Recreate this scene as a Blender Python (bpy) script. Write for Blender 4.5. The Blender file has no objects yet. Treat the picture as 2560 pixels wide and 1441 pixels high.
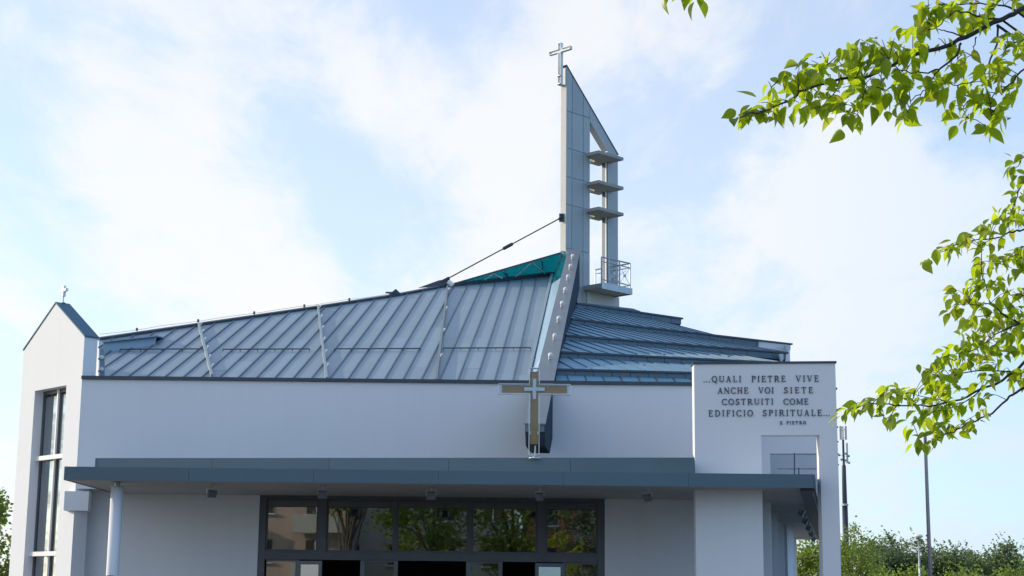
import bpy, bmesh, math, random
import numpy as np
from mathutils import Vector, Matrix, Quaternion

sc = bpy.context.scene
col = sc.collection
R = math.radians

# ------------------------------------------------------------------ camera
F = 4100.0                       # focal length in pixels of a 2560 wide frame
PITCH = math.atan(0.1904)
ROLL = 0.0106
EYE = Vector((0.0, 0.0, 1.6))
r0 = Vector((1, 0, 0)); u0 = Vector((0, -math.sin(PITCH), math.cos(PITCH)))
fw = Vector((0, math.cos(PITCH), math.sin(PITCH)))
cr = r0 * math.cos(ROLL) + u0 * math.sin(ROLL)
cu = u0 * math.cos(ROLL) - r0 * math.sin(ROLL)
cam_d = bpy.data.cameras.new('camera')
cam = bpy.data.objects.new('camera', cam_d); col.objects.link(cam)
cam.matrix_world = Matrix(((cr.x, cu.x, -fw.x, EYE.x), (cr.y, cu.y, -fw.y, EYE.y),
                           (cr.z, cu.z, -fw.z, EYE.z), (0, 0, 0, 1)))
cam_d.sensor_width = 36; cam_d.lens = 36 * F / 2560
cam_d.clip_start = 0.1; cam_d.clip_end = 4000
sc.camera = cam

# ------------------------------------------------------------------ sun, sky, exposure
SUN_AZ = (-0.955, 0.296)         # plan direction towards the sun
SUN_EL = R(20)
SUN_STRENGTH = 2.7
SKY_STRENGTH = 0.145
EXPOSURE = 0.62
tosun = Vector((SUN_AZ[0] * math.cos(SUN_EL), SUN_AZ[1] * math.cos(SUN_EL), math.sin(SUN_EL))).normalized()
sd = bpy.data.lights.new('sun', 'SUN'); sd.energy = SUN_STRENGTH; sd.angle = R(0.5); sd.color = (1.0, 0.85, 0.65)
so = bpy.data.objects.new('sun', sd); col.objects.link(so)
so.rotation_euler = (-tosun).to_track_quat('-Z', 'Y').to_euler(); so.location = tosun * 60

def ray(x, y):
    return fw + cr * ((x - 1280) / F) - cu * ((y - 720.5) / F)

def build_world():
    w = bpy.data.worlds.new('World'); sc.world = w; w.use_nodes = True
    nt = w.node_tree; N = nt.nodes; L = nt.links
    N.clear()
    out = N.new('ShaderNodeOutputWorld'); bg = N.new('ShaderNodeBackground')
    bg.inputs[1].default_value = SKY_STRENGTH
    sky = N.new('ShaderNodeTexSky'); sky.sky_type = 'NISHITA'; sky.sun_disc = False
    sky.sun_elevation = SUN_EL; sky.sun_rotation = math.atan2(SUN_AZ[0], SUN_AZ[1])
    sky.altitude = 50; sky.air_density = 1.0; sky.dust_density = 0.6; sky.ozone_density = 1.6
    tc = N.new('ShaderNodeTexCoord')
    sep = N.new('ShaderNodeSeparateXYZ'); L.new(tc.outputs['Generated'], sep.inputs[0])

    def math_(op, a, b=None, c=None, clamp=False):
        n = N.new('ShaderNodeMath'); n.operation = op; n.use_clamp = clamp
        for i, v in enumerate((a, b, c)):
            if v is None: continue
            if isinstance(v, (int, float)): n.inputs[i].default_value = v
            else: L.new(v, n.inputs[i])
        return n.outputs[0]

    def smooth(v, lo, hi, a=0.0, b=1.0):
        n = N.new('ShaderNodeMapRange'); n.interpolation_type = 'SMOOTHSTEP'
        n.inputs['From Min'].default_value = lo; n.inputs['From Max'].default_value = hi
        n.inputs['To Min'].default_value = a; n.inputs['To Max'].default_value = b
        L.new(v, n.inputs['Value']); return n.outputs['Result']
    # a flat cloud layer seen in perspective: direction over height
    zz = math_('ADD', math_('MAXIMUM', sep.outputs['Z'], 0.0), 0.10)
    px = math_('DIVIDE', sep.outputs['X'], zz); py = math_('DIVIDE', sep.outputs['Y'], zz)
    comb = N.new('ShaderNodeCombineXYZ'); L.new(px, comb.inputs[0]); L.new(py, comb.inputs[1])

    def noise(scale, detail, rough, off, sx=1.0, sy=1.0, rot=0.0, dist=0.0):
        mp = N.new('ShaderNodeMapping'); mp.inputs['Location'].default_value = off
        mp.inputs['Scale'].default_value = (sx, sy, 1); mp.inputs['Rotation'].default_value = (0, 0, rot)
        L.new(comb.outputs[0], mp.inputs[0])
        n = N.new('ShaderNodeTexNoise'); n.inputs['Scale'].default_value = scale
        n.inputs['Detail'].default_value = detail; n.inputs['Roughness'].default_value = rough
        n.inputs['Distortion'].default_value = dist
        L.new(mp.outputs[0], n.inputs['Vector']); return n.outputs['Fac']
    big = noise(0.8, 4, 0.5, CLOUD_OFF, 1.0, 0.45, R(6), 0.4)
    mid = noise(2.7, 8, 0.60, (7.3, 1.9, 0), 1.0, 0.36, R(10), 0.6)
    fine = noise(8.0, 8, 0.65, (2.1, 4.4, 0), 1.0, 0.40, R(12), 0.5)
    v = math_('ADD', math_('MULTIPLY', big, 0.55), math_('ADD', math_('MULTIPLY', mid, 0.78), math_('MULTIPLY', fine, 0.42)))
    # cloud banks and gaps of this particular afternoon: (pixel, spread, weight)
    for (bx, by, sxy, wgt) in CLOUD_BANKS:
        d = ray(bx, by).normalized()
        dot = N.new('ShaderNodeVectorMath'); dot.operation = 'DOT_PRODUCT'
        L.new(tc.outputs['Generated'], dot.inputs[0]); dot.inputs[1].default_value = d
        c0 = math.cos(sxy / F)
        s = smooth(dot.outputs['Value'], c0, 1.0, 0.0, wgt * 0.75)
        v = math_('ADD', v, s)
    dens = smooth(v, 0.76, 1.06)
    veil = smooth(sep.outputs['Z'], 0.0, 0.6, 0.58, 0.40)           # thin milky veil, thicker towards the horizon
    dens = math_('ADD', math_('MULTIPLY', dens, 0.43), veil, clamp=True)
    horizon_clear = smooth(sep.outputs['Z'], 0.0, 0.14, 0.92, 1.0)
    dens = math_('MULTIPLY', dens, horizon_clear)
    dot = N.new('ShaderNodeVectorMath'); dot.operation = 'DOT_PRODUCT'
    L.new(tc.outputs['Generated'], dot.inputs[0]); dot.inputs[1].default_value = tosun
    glow = smooth(dot.outputs['Value'], -0.30, 0.35, 0.0, 1.0)
    cloudcol = N.new('ShaderNodeMixRGB'); cloudcol.inputs[1].default_value = (*[c * CLOUD_LUM for c in (0.40, 0.60, 0.90)], 1)
    cloudcol.inputs[2].default_value = (*[c * CLOUD_LUM * 0.80 for c in (0.985, 0.99, 0.985)], 1)
    L.new(glow, cloudcol.inputs[0])
    tint = N.new('ShaderNodeMixRGB'); tint.blend_type = 'MULTIPLY'; tint.inputs[0].default_value = 1
    L.new(sky.outputs[0], tint.inputs[1]); tint.inputs[2].default_value = (*SKY_GAIN, 1)
    mix = N.new('ShaderNodeMixRGB'); L.new(dens, mix.inputs[0]); L.new(tint.outputs[0], mix.inputs[1]); L.new(cloudcol.outputs[0], mix.inputs[2])
    L.new(mix.outputs[0], bg.inputs[0]); L.new(bg.outputs[0], out.inputs[0])

CLOUD_OFF = (3.1, 0.4, 0)
CLOUD_LUM = 5.6
SKY_GAIN = (0.72, 0.97, 1.20)
CLOUD_BANKS = [(300, 90, 420, 0.13), (760, 200, 380, 0.10), (1150, 320, 330, 0.14), (120, 520, 300, 0.10), (560, 560, 330, 0.13), (900, 640, 220, 0.10),
               (1650, 40, 420, 0.14), (2100, 420, 330, 0.20), (2250, 620, 420, 0.26), (2000, 800, 380, 0.16),
               (700, 420, 260, -0.16), (1000, 520, 280, -0.18), (1100, 60, 260, -0.12), (1620, 350, 260, -0.24), (2400, 170, 320, -0.26), (2000, 210, 240, -0.12), (60, 300, 220, -0.10)]
build_world()
vs = sc.view_settings
vs.view_transform = 'Standard'; vs.look = 'None'; vs.gamma = 1; vs.use_curve_mapping = False; vs.exposure = EXPOSURE
sc.render.engine = 'CYCLES'
sc.cycles.max_bounces = 8; sc.cycles.transparent_max_bounces = 12

# ------------------------------------------------------------------ pixel <-> place helpers (used to take measurements)
def P(x, y, Y):
    d = ray(x, y); return EYE + d * (Y / d.y)
def PZ(x, y, z):
    d = ray(x, y); return EYE + d * ((z - EYE.z) / d.z)
def PP(x, y, p, n):
    d = ray(x, y); return EYE + d * ((p - EYE).dot(n) / d.dot(n))

# ------------------------------------------------------------------ materials
def new_mat(name):
    m = bpy.data.materials.new(name); m.use_nodes = True
    return m, m.node_tree.nodes, m.node_tree.links, m.node_tree.nodes['Principled BSDF']

def mat(name, c, rough=0.6, metal=0.0, var=0.06, scale=1.5, bump=0.0, bscale=40.0, spec=0.5, streak=0.0, rvar=0.0, detail=5):
    m, N, L, b = new_mat(name)
    b.inputs['Roughness'].default_value = rough; b.inputs['Metallic'].default_value = metal
    b.inputs['Specular IOR Level'].default_value = spec
    tc = N.new('ShaderNodeTexCoord')
    n = N.new('ShaderNodeTexNoise'); n.inputs['Scale'].default_value = scale; n.inputs['Detail'].default_value = detail
    L.new(tc.outputs['Object'], n.inputs['Vector'])
    fac = n.outputs['Fac']
    if streak:
        mp = N.new('ShaderNodeMapping'); mp.inputs['Scale'].default_value = (3.0, 3.0, 0.12)
        L.new(tc.outputs['Object'], mp.inputs[0])
        n2 = N.new('ShaderNodeTexNoise'); n2.inputs['Scale'].default_value = 2.2; n2.inputs['Detail'].default_value = 5
        L.new(mp.outputs[0], n2.inputs['Vector'])
        mx = N.new('ShaderNodeMixRGB'); mx.inputs[0].default_value = streak
        L.new(fac, mx.inputs[1]); L.new(n2.outputs['Fac'], mx.inputs[2]); fac = mx.outputs[0]
    cr_ = N.new('ShaderNodeValToRGB')
    cr_.color_ramp.elements[0].position = 0.3; cr_.color_ramp.elements[1].position = 0.7
    cr_.color_ramp.elements[0].color = (*[max(0, v * (1 - var)) for v in c], 1)
    cr_.color_ramp.elements[1].color = (*[min(1, v * (1 + var)) for v in c], 1)
    L.new(fac, cr_.inputs[0]); L.new(cr_.outputs[0], b.inputs['Base Color'])
    if rvar:
        mr = N.new('ShaderNodeMapRange'); mr.inputs['To Min'].default_value = rough - rvar; mr.inputs['To Max'].default_value = rough + rvar
        L.new(n.outputs['Fac'], mr.inputs[0]); L.new(mr.outputs[0], b.inputs['Roughness'])
    if bump:
        nb = N.new('ShaderNodeTexNoise'); nb.inputs['Scale'].default_value = bscale; nb.inputs['Detail'].default_value = 3
        L.new(tc.outputs['Object'], nb.inputs['Vector'])
        bp = N.new('ShaderNodeBump'); bp.inputs['Strength'].default_value = bump; bp.inputs['Distance'].default_value = 0.02
        L.new(nb.outputs['Fac'], bp.inputs['Height']); L.new(bp.outputs[0], b.inputs['Normal'])
    return m

def panel_mat(name, c, rough, metal, var):
    """sheet metal: tone differs a little from sheet to sheet, with soft weathering and oil-canning"""
    m, N, L, b = new_mat(name)
    b.inputs['Metallic'].default_value = metal
    oi = N.new('ShaderNodeObjectInfo'); tc = N.new('ShaderNodeTexCoord')
    n = N.new('ShaderNodeTexNoise'); n.inputs['Scale'].default_value = 0.9; n.inputs['Detail'].default_value = 6
    n.inputs['Roughness'].default_value = 0.6
    L.new(tc.outputs['Object'], n.inputs['Vector'])
    mx = N.new('ShaderNodeMath'); mx.operation = 'MULTIPLY_ADD'; mx.inputs[1].default_value = 0.55; L.new(oi.outputs['Random'], mx.inputs[0]); L.new(n.outputs['Fac'], mx.inputs[2])
    rp = N.new('ShaderNodeMapRange'); rp.inputs['From Min'].default_value = 0.3; rp.inputs['From Max'].default_value = 1.25
    L.new(mx.outputs[0], rp.inputs[0])
    mc = N.new('ShaderNodeMixRGB'); mc.inputs[1].default_value = (*[v * (1 - var) for v in c], 1); mc.inputs[2].default_value = (*[min(1, v * (1 + var)) for v in c], 1)
    L.new(rp.outputs[0], mc.inputs[0]); L.new(mc.outputs[0], b.inputs['Base Color'])
    rr = N.new('ShaderNodeMapRange'); rr.inputs['To Min'].default_value = rough - 0.08; rr.inputs['To Max'].default_value = rough + 0.08
    L.new(n.outputs['Fac'], rr.inputs[0]); L.new(rr.outputs[0], b.inputs['Roughness'])
    nb = N.new('ShaderNodeTexNoise'); nb.inputs['Scale'].default_value = 1.6; nb.inputs['Detail'].default_value = 2
    L.new(tc.outputs['Object'], nb.inputs['Vector'])
    bp = N.new('ShaderNodeBump'); bp.inputs['Strength'].default_value = 0.18; bp.inputs['Distance'].default_value = 0.03
    L.new(nb.outputs['Fac'], bp.inputs['Height']); L.new(bp.outputs[0], b.inputs['Normal'])
    return m

def glass_mat(name, tint, refl, rough=0.02, gcol=(0.9, 0.95, 1.0), wavy=0.02):
    m = bpy.data.materials.new(name); m.use_nodes = True
    N = m.node_tree.nodes; L = m.node_tree.links; N.clear()
    o = N.new('ShaderNodeOutputMaterial'); mx = N.new('ShaderNodeMixShader')
    t = N.new('ShaderNodeBsdfTransparent'); t.inputs[0].default_value = (*tint, 1)
    g = N.new('ShaderNodeBsdfGlossy'); g.inputs['Roughness'].default_value = rough; g.inputs['Color'].default_value = (*gcol, 1)
    lw = N.new('ShaderNodeLayerWeight'); lw.inputs['Blend'].default_value = 0.5
    pw = N.new('ShaderNodeMath'); pw.operation = 'POWER'; pw.inputs[1].default_value = 5.0; L.new(lw.outputs['Facing'], pw.inputs[0])
    a = N.new('ShaderNodeMath'); a.operation = 'ADD'; a.use_clamp = True; a.inputs[1].default_value = refl + 0.035
    L.new(pw.outputs[0], a.inputs[0]); L.new(a.outputs[0], mx.inputs[0])
    tc = N.new('ShaderNodeTexCoord'); nb = N.new('ShaderNodeTexNoise'); nb.inputs['Scale'].default_value = 1.3; nb.inputs['Detail'].default_value = 1
    L.new(tc.outputs['Object'], nb.inputs['Vector'])
    bp = N.new('ShaderNodeBump'); bp.inputs['Strength'].default_value = wavy; bp.inputs['Distance'].default_value = 0.1
    L.new(nb.outputs['Fac'], bp.inputs['Height']); L.new(bp.outputs[0], g.inputs['Normal'])
    L.new(t.outputs[0], mx.inputs[1]); L.new(g.outputs[0], mx.inputs[2]); L.new(mx.outputs[0], o.inputs[0])
    return m

def leaf_mat(name, c1, c2, trans, tcol, gloss=0.35):
    """leaf: random tone for each leaf, light passes through"""
    m = bpy.data.materials.new(name); m.use_nodes = True
    N = m.node_tree.nodes; L = m.node_tree.links
    b = N['Principled BSDF']; o = N['Material Output']
    at = N.new('ShaderNodeAttribute'); at.attribute_name = 'tone'; at.attribute_type = 'GEOMETRY'
    oi = N.new('ShaderNodeObjectInfo')
    ad = N.new('ShaderNodeMath'); ad.operation = 'ADD'; L.new(at.outputs['Fac'], ad.inputs[0]); L.new(oi.outputs['Random'], ad.inputs[1])
    fr = N.new('ShaderNodeMath'); fr.operation = 'FRACT'; L.new(ad.outputs[0], fr.inputs[0])
    mc = N.new('ShaderNodeMixRGB'); mc.inputs[1].default_value = (*c1, 1); mc.inputs[2].default_value = (*c2, 1); L.new(fr.outputs[0], mc.inputs[0])
    L.new(mc.outputs[0], b.inputs['Base Color']); b.inputs['Roughness'].default_value = gloss; b.inputs['Specular IOR Level'].default_value = 0.4
    t = N.new('ShaderNodeBsdfTranslucent')
    tm = N.new('ShaderNodeMixRGB'); tm.inputs[1].default_value = (*tcol, 1); tm.inputs[2].default_value = (*[min(1, v * 1.5) for v in tcol], 1); L.new(fr.outputs[0], tm.inputs[0])
    L.new(tm.outputs[0], t.inputs['Color'])
    mx = N.new('ShaderNodeMixShader'); mx.inputs[0].default_value = trans
    L.new(b.outputs[0], mx.inputs[1]); L.new(t.outputs[0], mx.inputs[2]); L.new(mx.outputs[0], o.inputs['Surface'])
    return m

MT = {}
MT['plaster'] = mat('white_plaster', (0.755, 0.77, 0.81), 0.85, 0, 0.024, 0.5, 0.12, 60, 0.2, streak=0.35)
MT['plaster_beige'] = mat('soffit_plaster', (0.52, 0.50, 0.47), 0.9, 0, 0.05, 0.8, 0.1, 50, 0.2)  # beige grey of the canopy slabs
MT['zinc'] = panel_mat('zinc_roof_sheet', (0.25, 0.335, 0.40), 0.52, 0.30, 0.12)
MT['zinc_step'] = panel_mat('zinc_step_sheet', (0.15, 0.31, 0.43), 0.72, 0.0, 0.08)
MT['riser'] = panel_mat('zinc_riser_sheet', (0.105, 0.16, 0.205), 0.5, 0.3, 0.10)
MT['seam'] = mat('zinc_seam', (0.11, 0.165, 0.22), 0.5, 0.35, 0.1, 3)
MT['cap'] = mat('dark_metal_cap', (0.065, 0.082, 0.105), 0.5, 0.3, 0.1, 3)
MT['fascia'] = panel_mat('blue_grey_fascia_paint', (0.090, 0.148, 0.185), 0.48, 0.1, 0.09)
MT['gable_roof'] = mat('blue_gable_sheet', (0.055, 0.135, 0.20), 0.7, 0.0, 0.05, 0.9)
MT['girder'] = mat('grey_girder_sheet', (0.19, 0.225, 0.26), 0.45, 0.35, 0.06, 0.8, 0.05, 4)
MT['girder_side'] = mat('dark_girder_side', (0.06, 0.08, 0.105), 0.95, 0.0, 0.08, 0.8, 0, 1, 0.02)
MT['trim'] = mat('pale_metal_trim', (0.27, 0.34, 0.40), 0.6, 0.15, 0.05, 2)
MT['steel'] = mat('galvanised_steel', (0.42, 0.45, 0.48), 0.4, 0.7, 0.12, 6)
MT['dark_steel'] = mat('dark_steel_rod', (0.06, 0.065, 0.08), 0.45, 0.6, 0.1, 6)
MT['white_metal'] = mat('white_painted_metal', (0.78, 0.79, 0.80), 0.4, 0.0, 0.04, 4)
MT['tower'] = mat('grey_tower_cladding', (0.385, 0.41, 0.425), 0.5, 0.2, 0.08, 0.7, 0.04, 5, streak=0.4)
MT['tower_panel'] = panel_mat('grey_tower_panel', (0.375, 0.405, 0.425), 0.5, 0.15, 0.09)
MT['tower_edge'] = mat('pale_concrete_edge', (0.60, 0.585, 0.56), 0.8, 0, 0.06, 1.2, 0.1, 30, 0.3)
MT['concrete'] = mat('grey_concrete', (0.36, 0.355, 0.345), 0.85, 0, 0.1, 1.4, 0.15, 25, 0.3)
MT['frame'] = mat('dark_window_frame', (0.105, 0.115, 0.13), 0.45, 0.2, 0.08, 3)
MT['frame_light'] = mat('grey_door_frame', (0.15, 0.17, 0.19), 0.45, 0.2, 0.08, 3)
MT['pane'] = glass_mat('entrance_glass', (0.5, 0.52, 0.5), 0.23, 0.012, (0.85, 0.9, 0.92), 0.005)
MT['tower_pane'] = glass_mat('tall_window_glass', (0.45, 0.5, 0.48), 0.30, 0.01, (0.9, 0.95, 1), 0.003)
def teal_mat():
    m = glass_mat('teal_skylight_glass', (0.26, 0.64, 0.68), 0.03, 0.03, (0.5, 0.9, 0.9), 0.02)
    N = m.node_tree.nodes; L = m.node_tree.links; o = [n for n in N if n.type == 'OUTPUT_MATERIAL'][0]
    src = o.inputs[0].links[0].from_socket
    d = N.new('ShaderNodeBsdfTranslucent'); d.inputs[0].default_value = (0.06, 0.34, 0.38, 1)
    d2 = N.new('ShaderNodeBsdfDiffuse'); d2.inputs[0].default_value = (0.04, 0.24, 0.26, 1)
    a = N.new('ShaderNodeAddShader'); L.new(d.outputs[0], a.inputs[0]); L.new(d2.outputs[0], a.inputs[1])
    mx = N.new('ShaderNodeMixShader'); mx.inputs[0].default_value = 0.13
    L.new(src, mx.inputs[1]); L.new(a.outputs[0], mx.inputs[2]); L.new(mx.outputs[0], o.inputs[0])
    return m
MT['teal'] = teal_mat()
MT['strip'] = mat('sky_blue_glass_strip', (0.42, 0.60, 0.76), 0.16, 0.0, 0.05, 0.8, 0, 1, 0.8)
MT['clear'] = glass_mat('clear_acrylic', (0.94, 0.96, 0.97), -0.015, 0.02)
MT['edge_glass'] = mat('bright_acrylic_edge', (0.72, 0.78, 0.84), 0.25, 0.0, 0.03, 4)
MT['copper'] = mat('brown_bronze_plate', (0.40, 0.235, 0.085), 0.55, 0.0, 0.10, 2.0, 0.05, 15)
MT['silver'] = mat('silver_plate', (0.62, 0.67, 0.70), 0.35, 0.5, 0.05, 5)
MT['letter'] = mat('dark_bronze_letter', (0.05, 0.055, 0.075), 0.5, 0.3, 0.1, 5)
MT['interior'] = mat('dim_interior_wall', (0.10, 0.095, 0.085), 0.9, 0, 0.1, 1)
MT['blind'] = mat('grey_green_blind', (0.34, 0.37, 0.33), 0.8, 0, 0.06, 2)
MT['bark'] = mat('dark_bark', (0.045, 0.037, 0.04), 0.9, 0, 0.3, 12, 0.5, 40)
MT['bark_grey'] = mat('grey_bark', (0.12, 0.10, 0.08), 0.9, 0, 0.3, 6, 0.5, 20)
MT['leaf'] = leaf_mat('spring_leaf', (0.05, 0.12, 0.012), (0.29, 0.34, 0.02), 0.58, (0.42, 0.54, 0.014))
MT['leaf_tip'] = leaf_mat('young_leaf', (0.22, 0.26, 0.03), (0.30, 0.25, 0.04), 0.55, (0.46, 0.48, 0.05))
MT['willow'] = leaf_mat('willow_leaf', (0.13, 0.185, 0.03), (0.23, 0.27, 0.045), 0.45, (0.22, 0.31, 0.045), 0.55)
MT['poplar'] = leaf_mat('poplar_leaf', (0.095, 0.14, 0.07), (0.16, 0.205, 0.095), 0.45, (0.20, 0.27, 0.11), 0.65)
MT['pole'] = mat('pinkish_grey_pole', (0.33, 0.28, 0.28), 0.6, 0.1, 0.08, 3)
MT['asphalt'] = mat('asphalt', (0.05, 0.05, 0.052), 0.9, 0, 0.2, 8, 0.3, 120)
MT['paving'] = mat('pale_paving', (0.105, 0.105, 0.105), 0.85, 0, 0.12, 3, 0.2, 30)
MT['grass'] = mat('lawn', (0.06, 0.095, 0.025), 0.95, 0, 0.35, 5, 0.5, 40)
MT['house'] = mat('pink_house_plaster', (0.52, 0.40, 0.33), 0.9, 0, 0.06, 1)
MT['house_grey'] = mat('pale_house_plaster', (0.55, 0.53, 0.48), 0.9, 0, 0.06, 1)
MT['shutter'] = mat('dark_shutter', (0.06, 0.055, 0.06), 0.7, 0, 0.1, 3)
MT['rooftile'] = mat('red_roof_tile', (0.33, 0.14, 0.08), 0.85, 0, 0.2, 6, 0.4, 20)
MT['orange'] = mat('terracotta_plaster', (0.62, 0.25, 0.14), 0.9, 0, 0.08, 1)
MT['antenna'] = mat('pale_antenna_casing', (0.55, 0.55, 0.54), 0.5, 0.1, 0.08, 3)
MT['skin'] = mat('skin', (0.50, 0.32, 0.24), 0.55, 0, 0.05, 8)
MT['hair'] = mat('dark_hair', (0.03, 0.018, 0.014), 0.5, 0, 0.3, 30)
MT['shirt'] = mat('navy_jacket', (0.04, 0.05, 0.09), 0.85, 0, 0.1, 6)
MT['trousers'] = mat('grey_trousers', (0.10, 0.10, 0.11), 0.85, 0, 0.1, 6)

# ------------------------------------------------------------------ mesh helpers
class MB:
    def __init__(s): s.v = []; s.f = []
    def poly(s, pts):
        i = len(s.v); s.v += [Vector(p) for p in pts]; s.f.append(tuple(range(i, i + len(pts)))); return s
    def prism(s, pts, off):
        """polygon pts pushed along the vector off, closed"""
        n = len(pts); i = len(s.v); off = Vector(off)
        s.v += [Vector(p) for p in pts] + [Vector(p) + off for p in pts]
        s.f.append(tuple(range(i + n - 1, i - 1, -1))); s.f.append(tuple(range(i + n, i + 2 * n)))
        for k in range(n):
            j = (k + 1) % n; s.f.append((i + k, i + j, i + n + j, i + n + k))
        return s
    def box(s, x0, x1, y0, y1, z0, z1):
        return s.prism([(x0, y0, z0), (x1, y0, z0), (x1, y1, z0), (x0, y1, z0)], (0, 0, z1 - z0))
    def obox(s, o, a, b, c):
        """box spanned by three vectors from o"""
        o, a, b, c = map(Vector, (o, a, b, c))
        return s.prism([o, o + a, o + a + b, o + b], c)
    def bar(s, p, q, w, h, up=(0, 0, 1)):
        """rectangular bar from p to q"""
        p = Vector(p); q = Vector(q); d = (q - p).normalized(); up = Vector(up)
        sd_ = d.cross(up)
        if sd_.length < 1e-4: sd_ = d.cross(Vector((1, 0, 0)))
        sd_.normalize(); uu = sd_.cross(d).normalized()
        a = sd_ * (w / 2); b = uu * (h / 2)
        return s.prism([p - a - b, p + a - b, p + a + b, p - a + b], q - p)
    def tube(s, pts, rad, n=8):
        pts = [Vector(p) for p in pts]
        if isinstance(rad, (int, float)): rad = [rad] * len(pts)
        i0 = len(s.v); prev = None
        for k, p in enumerate(pts):
            d = (pts[min(k + 1, len(pts) - 1)] - pts[max(k - 1, 0)]).normalized()
            if prev is None:
                a = d.cross(Vector((0, 0, 1)))
                if a.length < 1e-3: a = d.cross(Vector((1, 0, 0)))
            else:
                a = prev - d * prev.dot(d)
            a.normalize(); prev = a; b = d.cross(a)
            for j in range(n):
                t = 2 * math.pi * j / n
                s.v.append(p + (a * math.cos(t) + b * math.sin(t)) * rad[k])
        for k in range(len(pts) - 1):
            for j in range(n):
                q = i0 + k * n; j2 = (j + 1) % n
                s.f.append((q + j, q + j2, q + n + j2, q + n + j))
        s.f.append(tuple(i0 + j for j in range(n - 1, -1, -1)))
        s.f.append(tuple(i0 + (len(pts) - 1) * n + j for j in range(n)))
        return s
    def lathe(s, o, prof, n=16):
        """profile [(r, z)] turned about the vertical through o"""
        o = Vector(o); i0 = len(s.v)
        for (rr, z) in prof:
            for j in range(n):
                t = 2 * math.pi * j / n; s.v.append(o + Vector((rr * math.cos(t), rr * math.sin(t), z)))
        for k in range(len(prof) - 1):
            for j in range(n):
                q = i0 + k * n; j2 = (j + 1) % n; s.f.append((q + j, q + j2, q + n + j2, q + n + j))
        s.f.append(tuple(i0 + j for j in range(n - 1, -1, -1))); s.f.append(tuple(i0 + (len(prof) - 1) * n + j for j in range(n)))
        return s
    def build(s, name, m, parent=None, smooth=False):
        base = Vector(parent['_b']) if parent is not None else Vector((0, 0, 0))
        me = bpy.data.meshes.new(name)
        me.from_pydata([tuple(v - base) for v in s.v], [], s.f)
        me.materials.append(MT[m] if isinstance(m, str) else m)
        bm = bmesh.new(); bm.from_mesh(me); bmesh.ops.recalc_face_normals(bm, faces=bm.faces); bm.to_mesh(me); bm.free()
        if smooth:
            for pl in me.polygons: pl.use_smooth = True
        o = bpy.data.objects.new(name, me); col.objects.link(o)
        if parent is not None:
            o.parent = parent; o['_b'] = parent['_b']
        return o

def tag(o, label=None, cat=None, group=None, kind=None):
    if label: o['label'] = label
    if cat: o['category'] = cat
    if group: o['group'] = group
    if kind: o['kind'] = kind
    return o

def thing(name, loc, label, cat, group=None):
    o = bpy.data.objects.new(name, None); o.empty_display_size = 0.2; col.objects.link(o)
    o.location = loc; o['_b'] = tuple(loc)
    return tag(o, label, cat, group)

def solo(mb, name, m, loc, label, cat, group=None, smooth=False):
    """a thing that is one mesh, its origin at loc"""
    fake = {'_b': tuple(loc)}
    base = Vector(loc)
    for i, v in enumerate(mb.v): mb.v[i] = v - base
    o = mb.build(name, m, None, smooth); o.location = loc
    return tag(o, label, cat, group)

def V(*a): return Vector(a)

# ================================================================== SETTING
def sheet(name, m, x0, x1, y0, y1, z, nx=1, ny=1):
    mb = MB()
    for i in range(nx):
        for j in range(ny):
            a = x0 + (x1 - x0) * i / nx; b = x0 + (x1 - x0) * (i + 1) / nx
            c = y0 + (y1 - y0) * j / ny; d = y0 + (y1 - y0) * (j + 1) / ny
            mb.poly([(a, c, z), (b, c, z), (b, d, z), (a, d, z)])
    return tag(mb.build(name, m), kind='structure')
sheet('ground', 'grass', -1500, 1500, -1500, 1500, -0.14)
sheet('piazza', 'paving', -26, 22, -6, 70, 0.0)
sheet('road', 'asphalt', -1500, 1500, -16.0, -8.0, -0.128)
mb = MB(); mb.box(-26, 22, -6.3, -6.0, -0.2, 0.004)
tag(mb.build('kerb', 'concrete'), kind='structure')

# ================================================================== CHURCH BODY
church = thing('church', (-3.0, 40.4, 0.0), 'white church hall with zinc seam roof, stepped right roof and glazed entrance', 'church')
SOF0 = 4.085
WT = 6.85                                    # top of the front wall
XL = -10.52                                  # left corner of the front wall
mb = MB(); mb.box(XL, 4.6, 40.0, 40.45, 4.15, WT - 0.03); upper_wall = mb.build('upper_wall', 'plaster', church)
mb = MB(); mb.box(XL - 0.02, 4.62, 39.94, 40.5, WT - 0.026, WT + 0.055); mb.build('parapet_cap', 'cap', church)
# recessed ground-floor wall: left piece, right piece, wall over the glazing
GX0 = P(650, 1235, 40.6).x; GX1 = P(1512, 1240, 40.6).x
LX = P(222, 1235, 40.7).x
mb = MB(); mb.box(LX, GX0, 40.6, 40.95, 0, 4.3); mb.build('ground_floor_wall', 'plaster', church)
mb = MB(); mb.box(GX1, 5.6, 40.6, 40.95, 0, 4.3); mb.build('ground_floor_wall', 'plaster', church)
mb = MB(); mb.prism([(XL + 0.02, 40.25, 0), (LX - 0.003, 40.75, 0), (LX - 0.003, 41.1, 0), (XL + 0.02, 40.6, 0)], (0, 0, 4.28)); mb.build('return_wall', 'plaster', church)
mb = MB(); mb.box(P(161, 1240, 39.95).x, P(222, 1240, 39.95).x, 39.95, 40.24, P(200, 1277, 39.95).z, SOF0); mb.build('porch_lintel', 'plaster', church)

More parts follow.
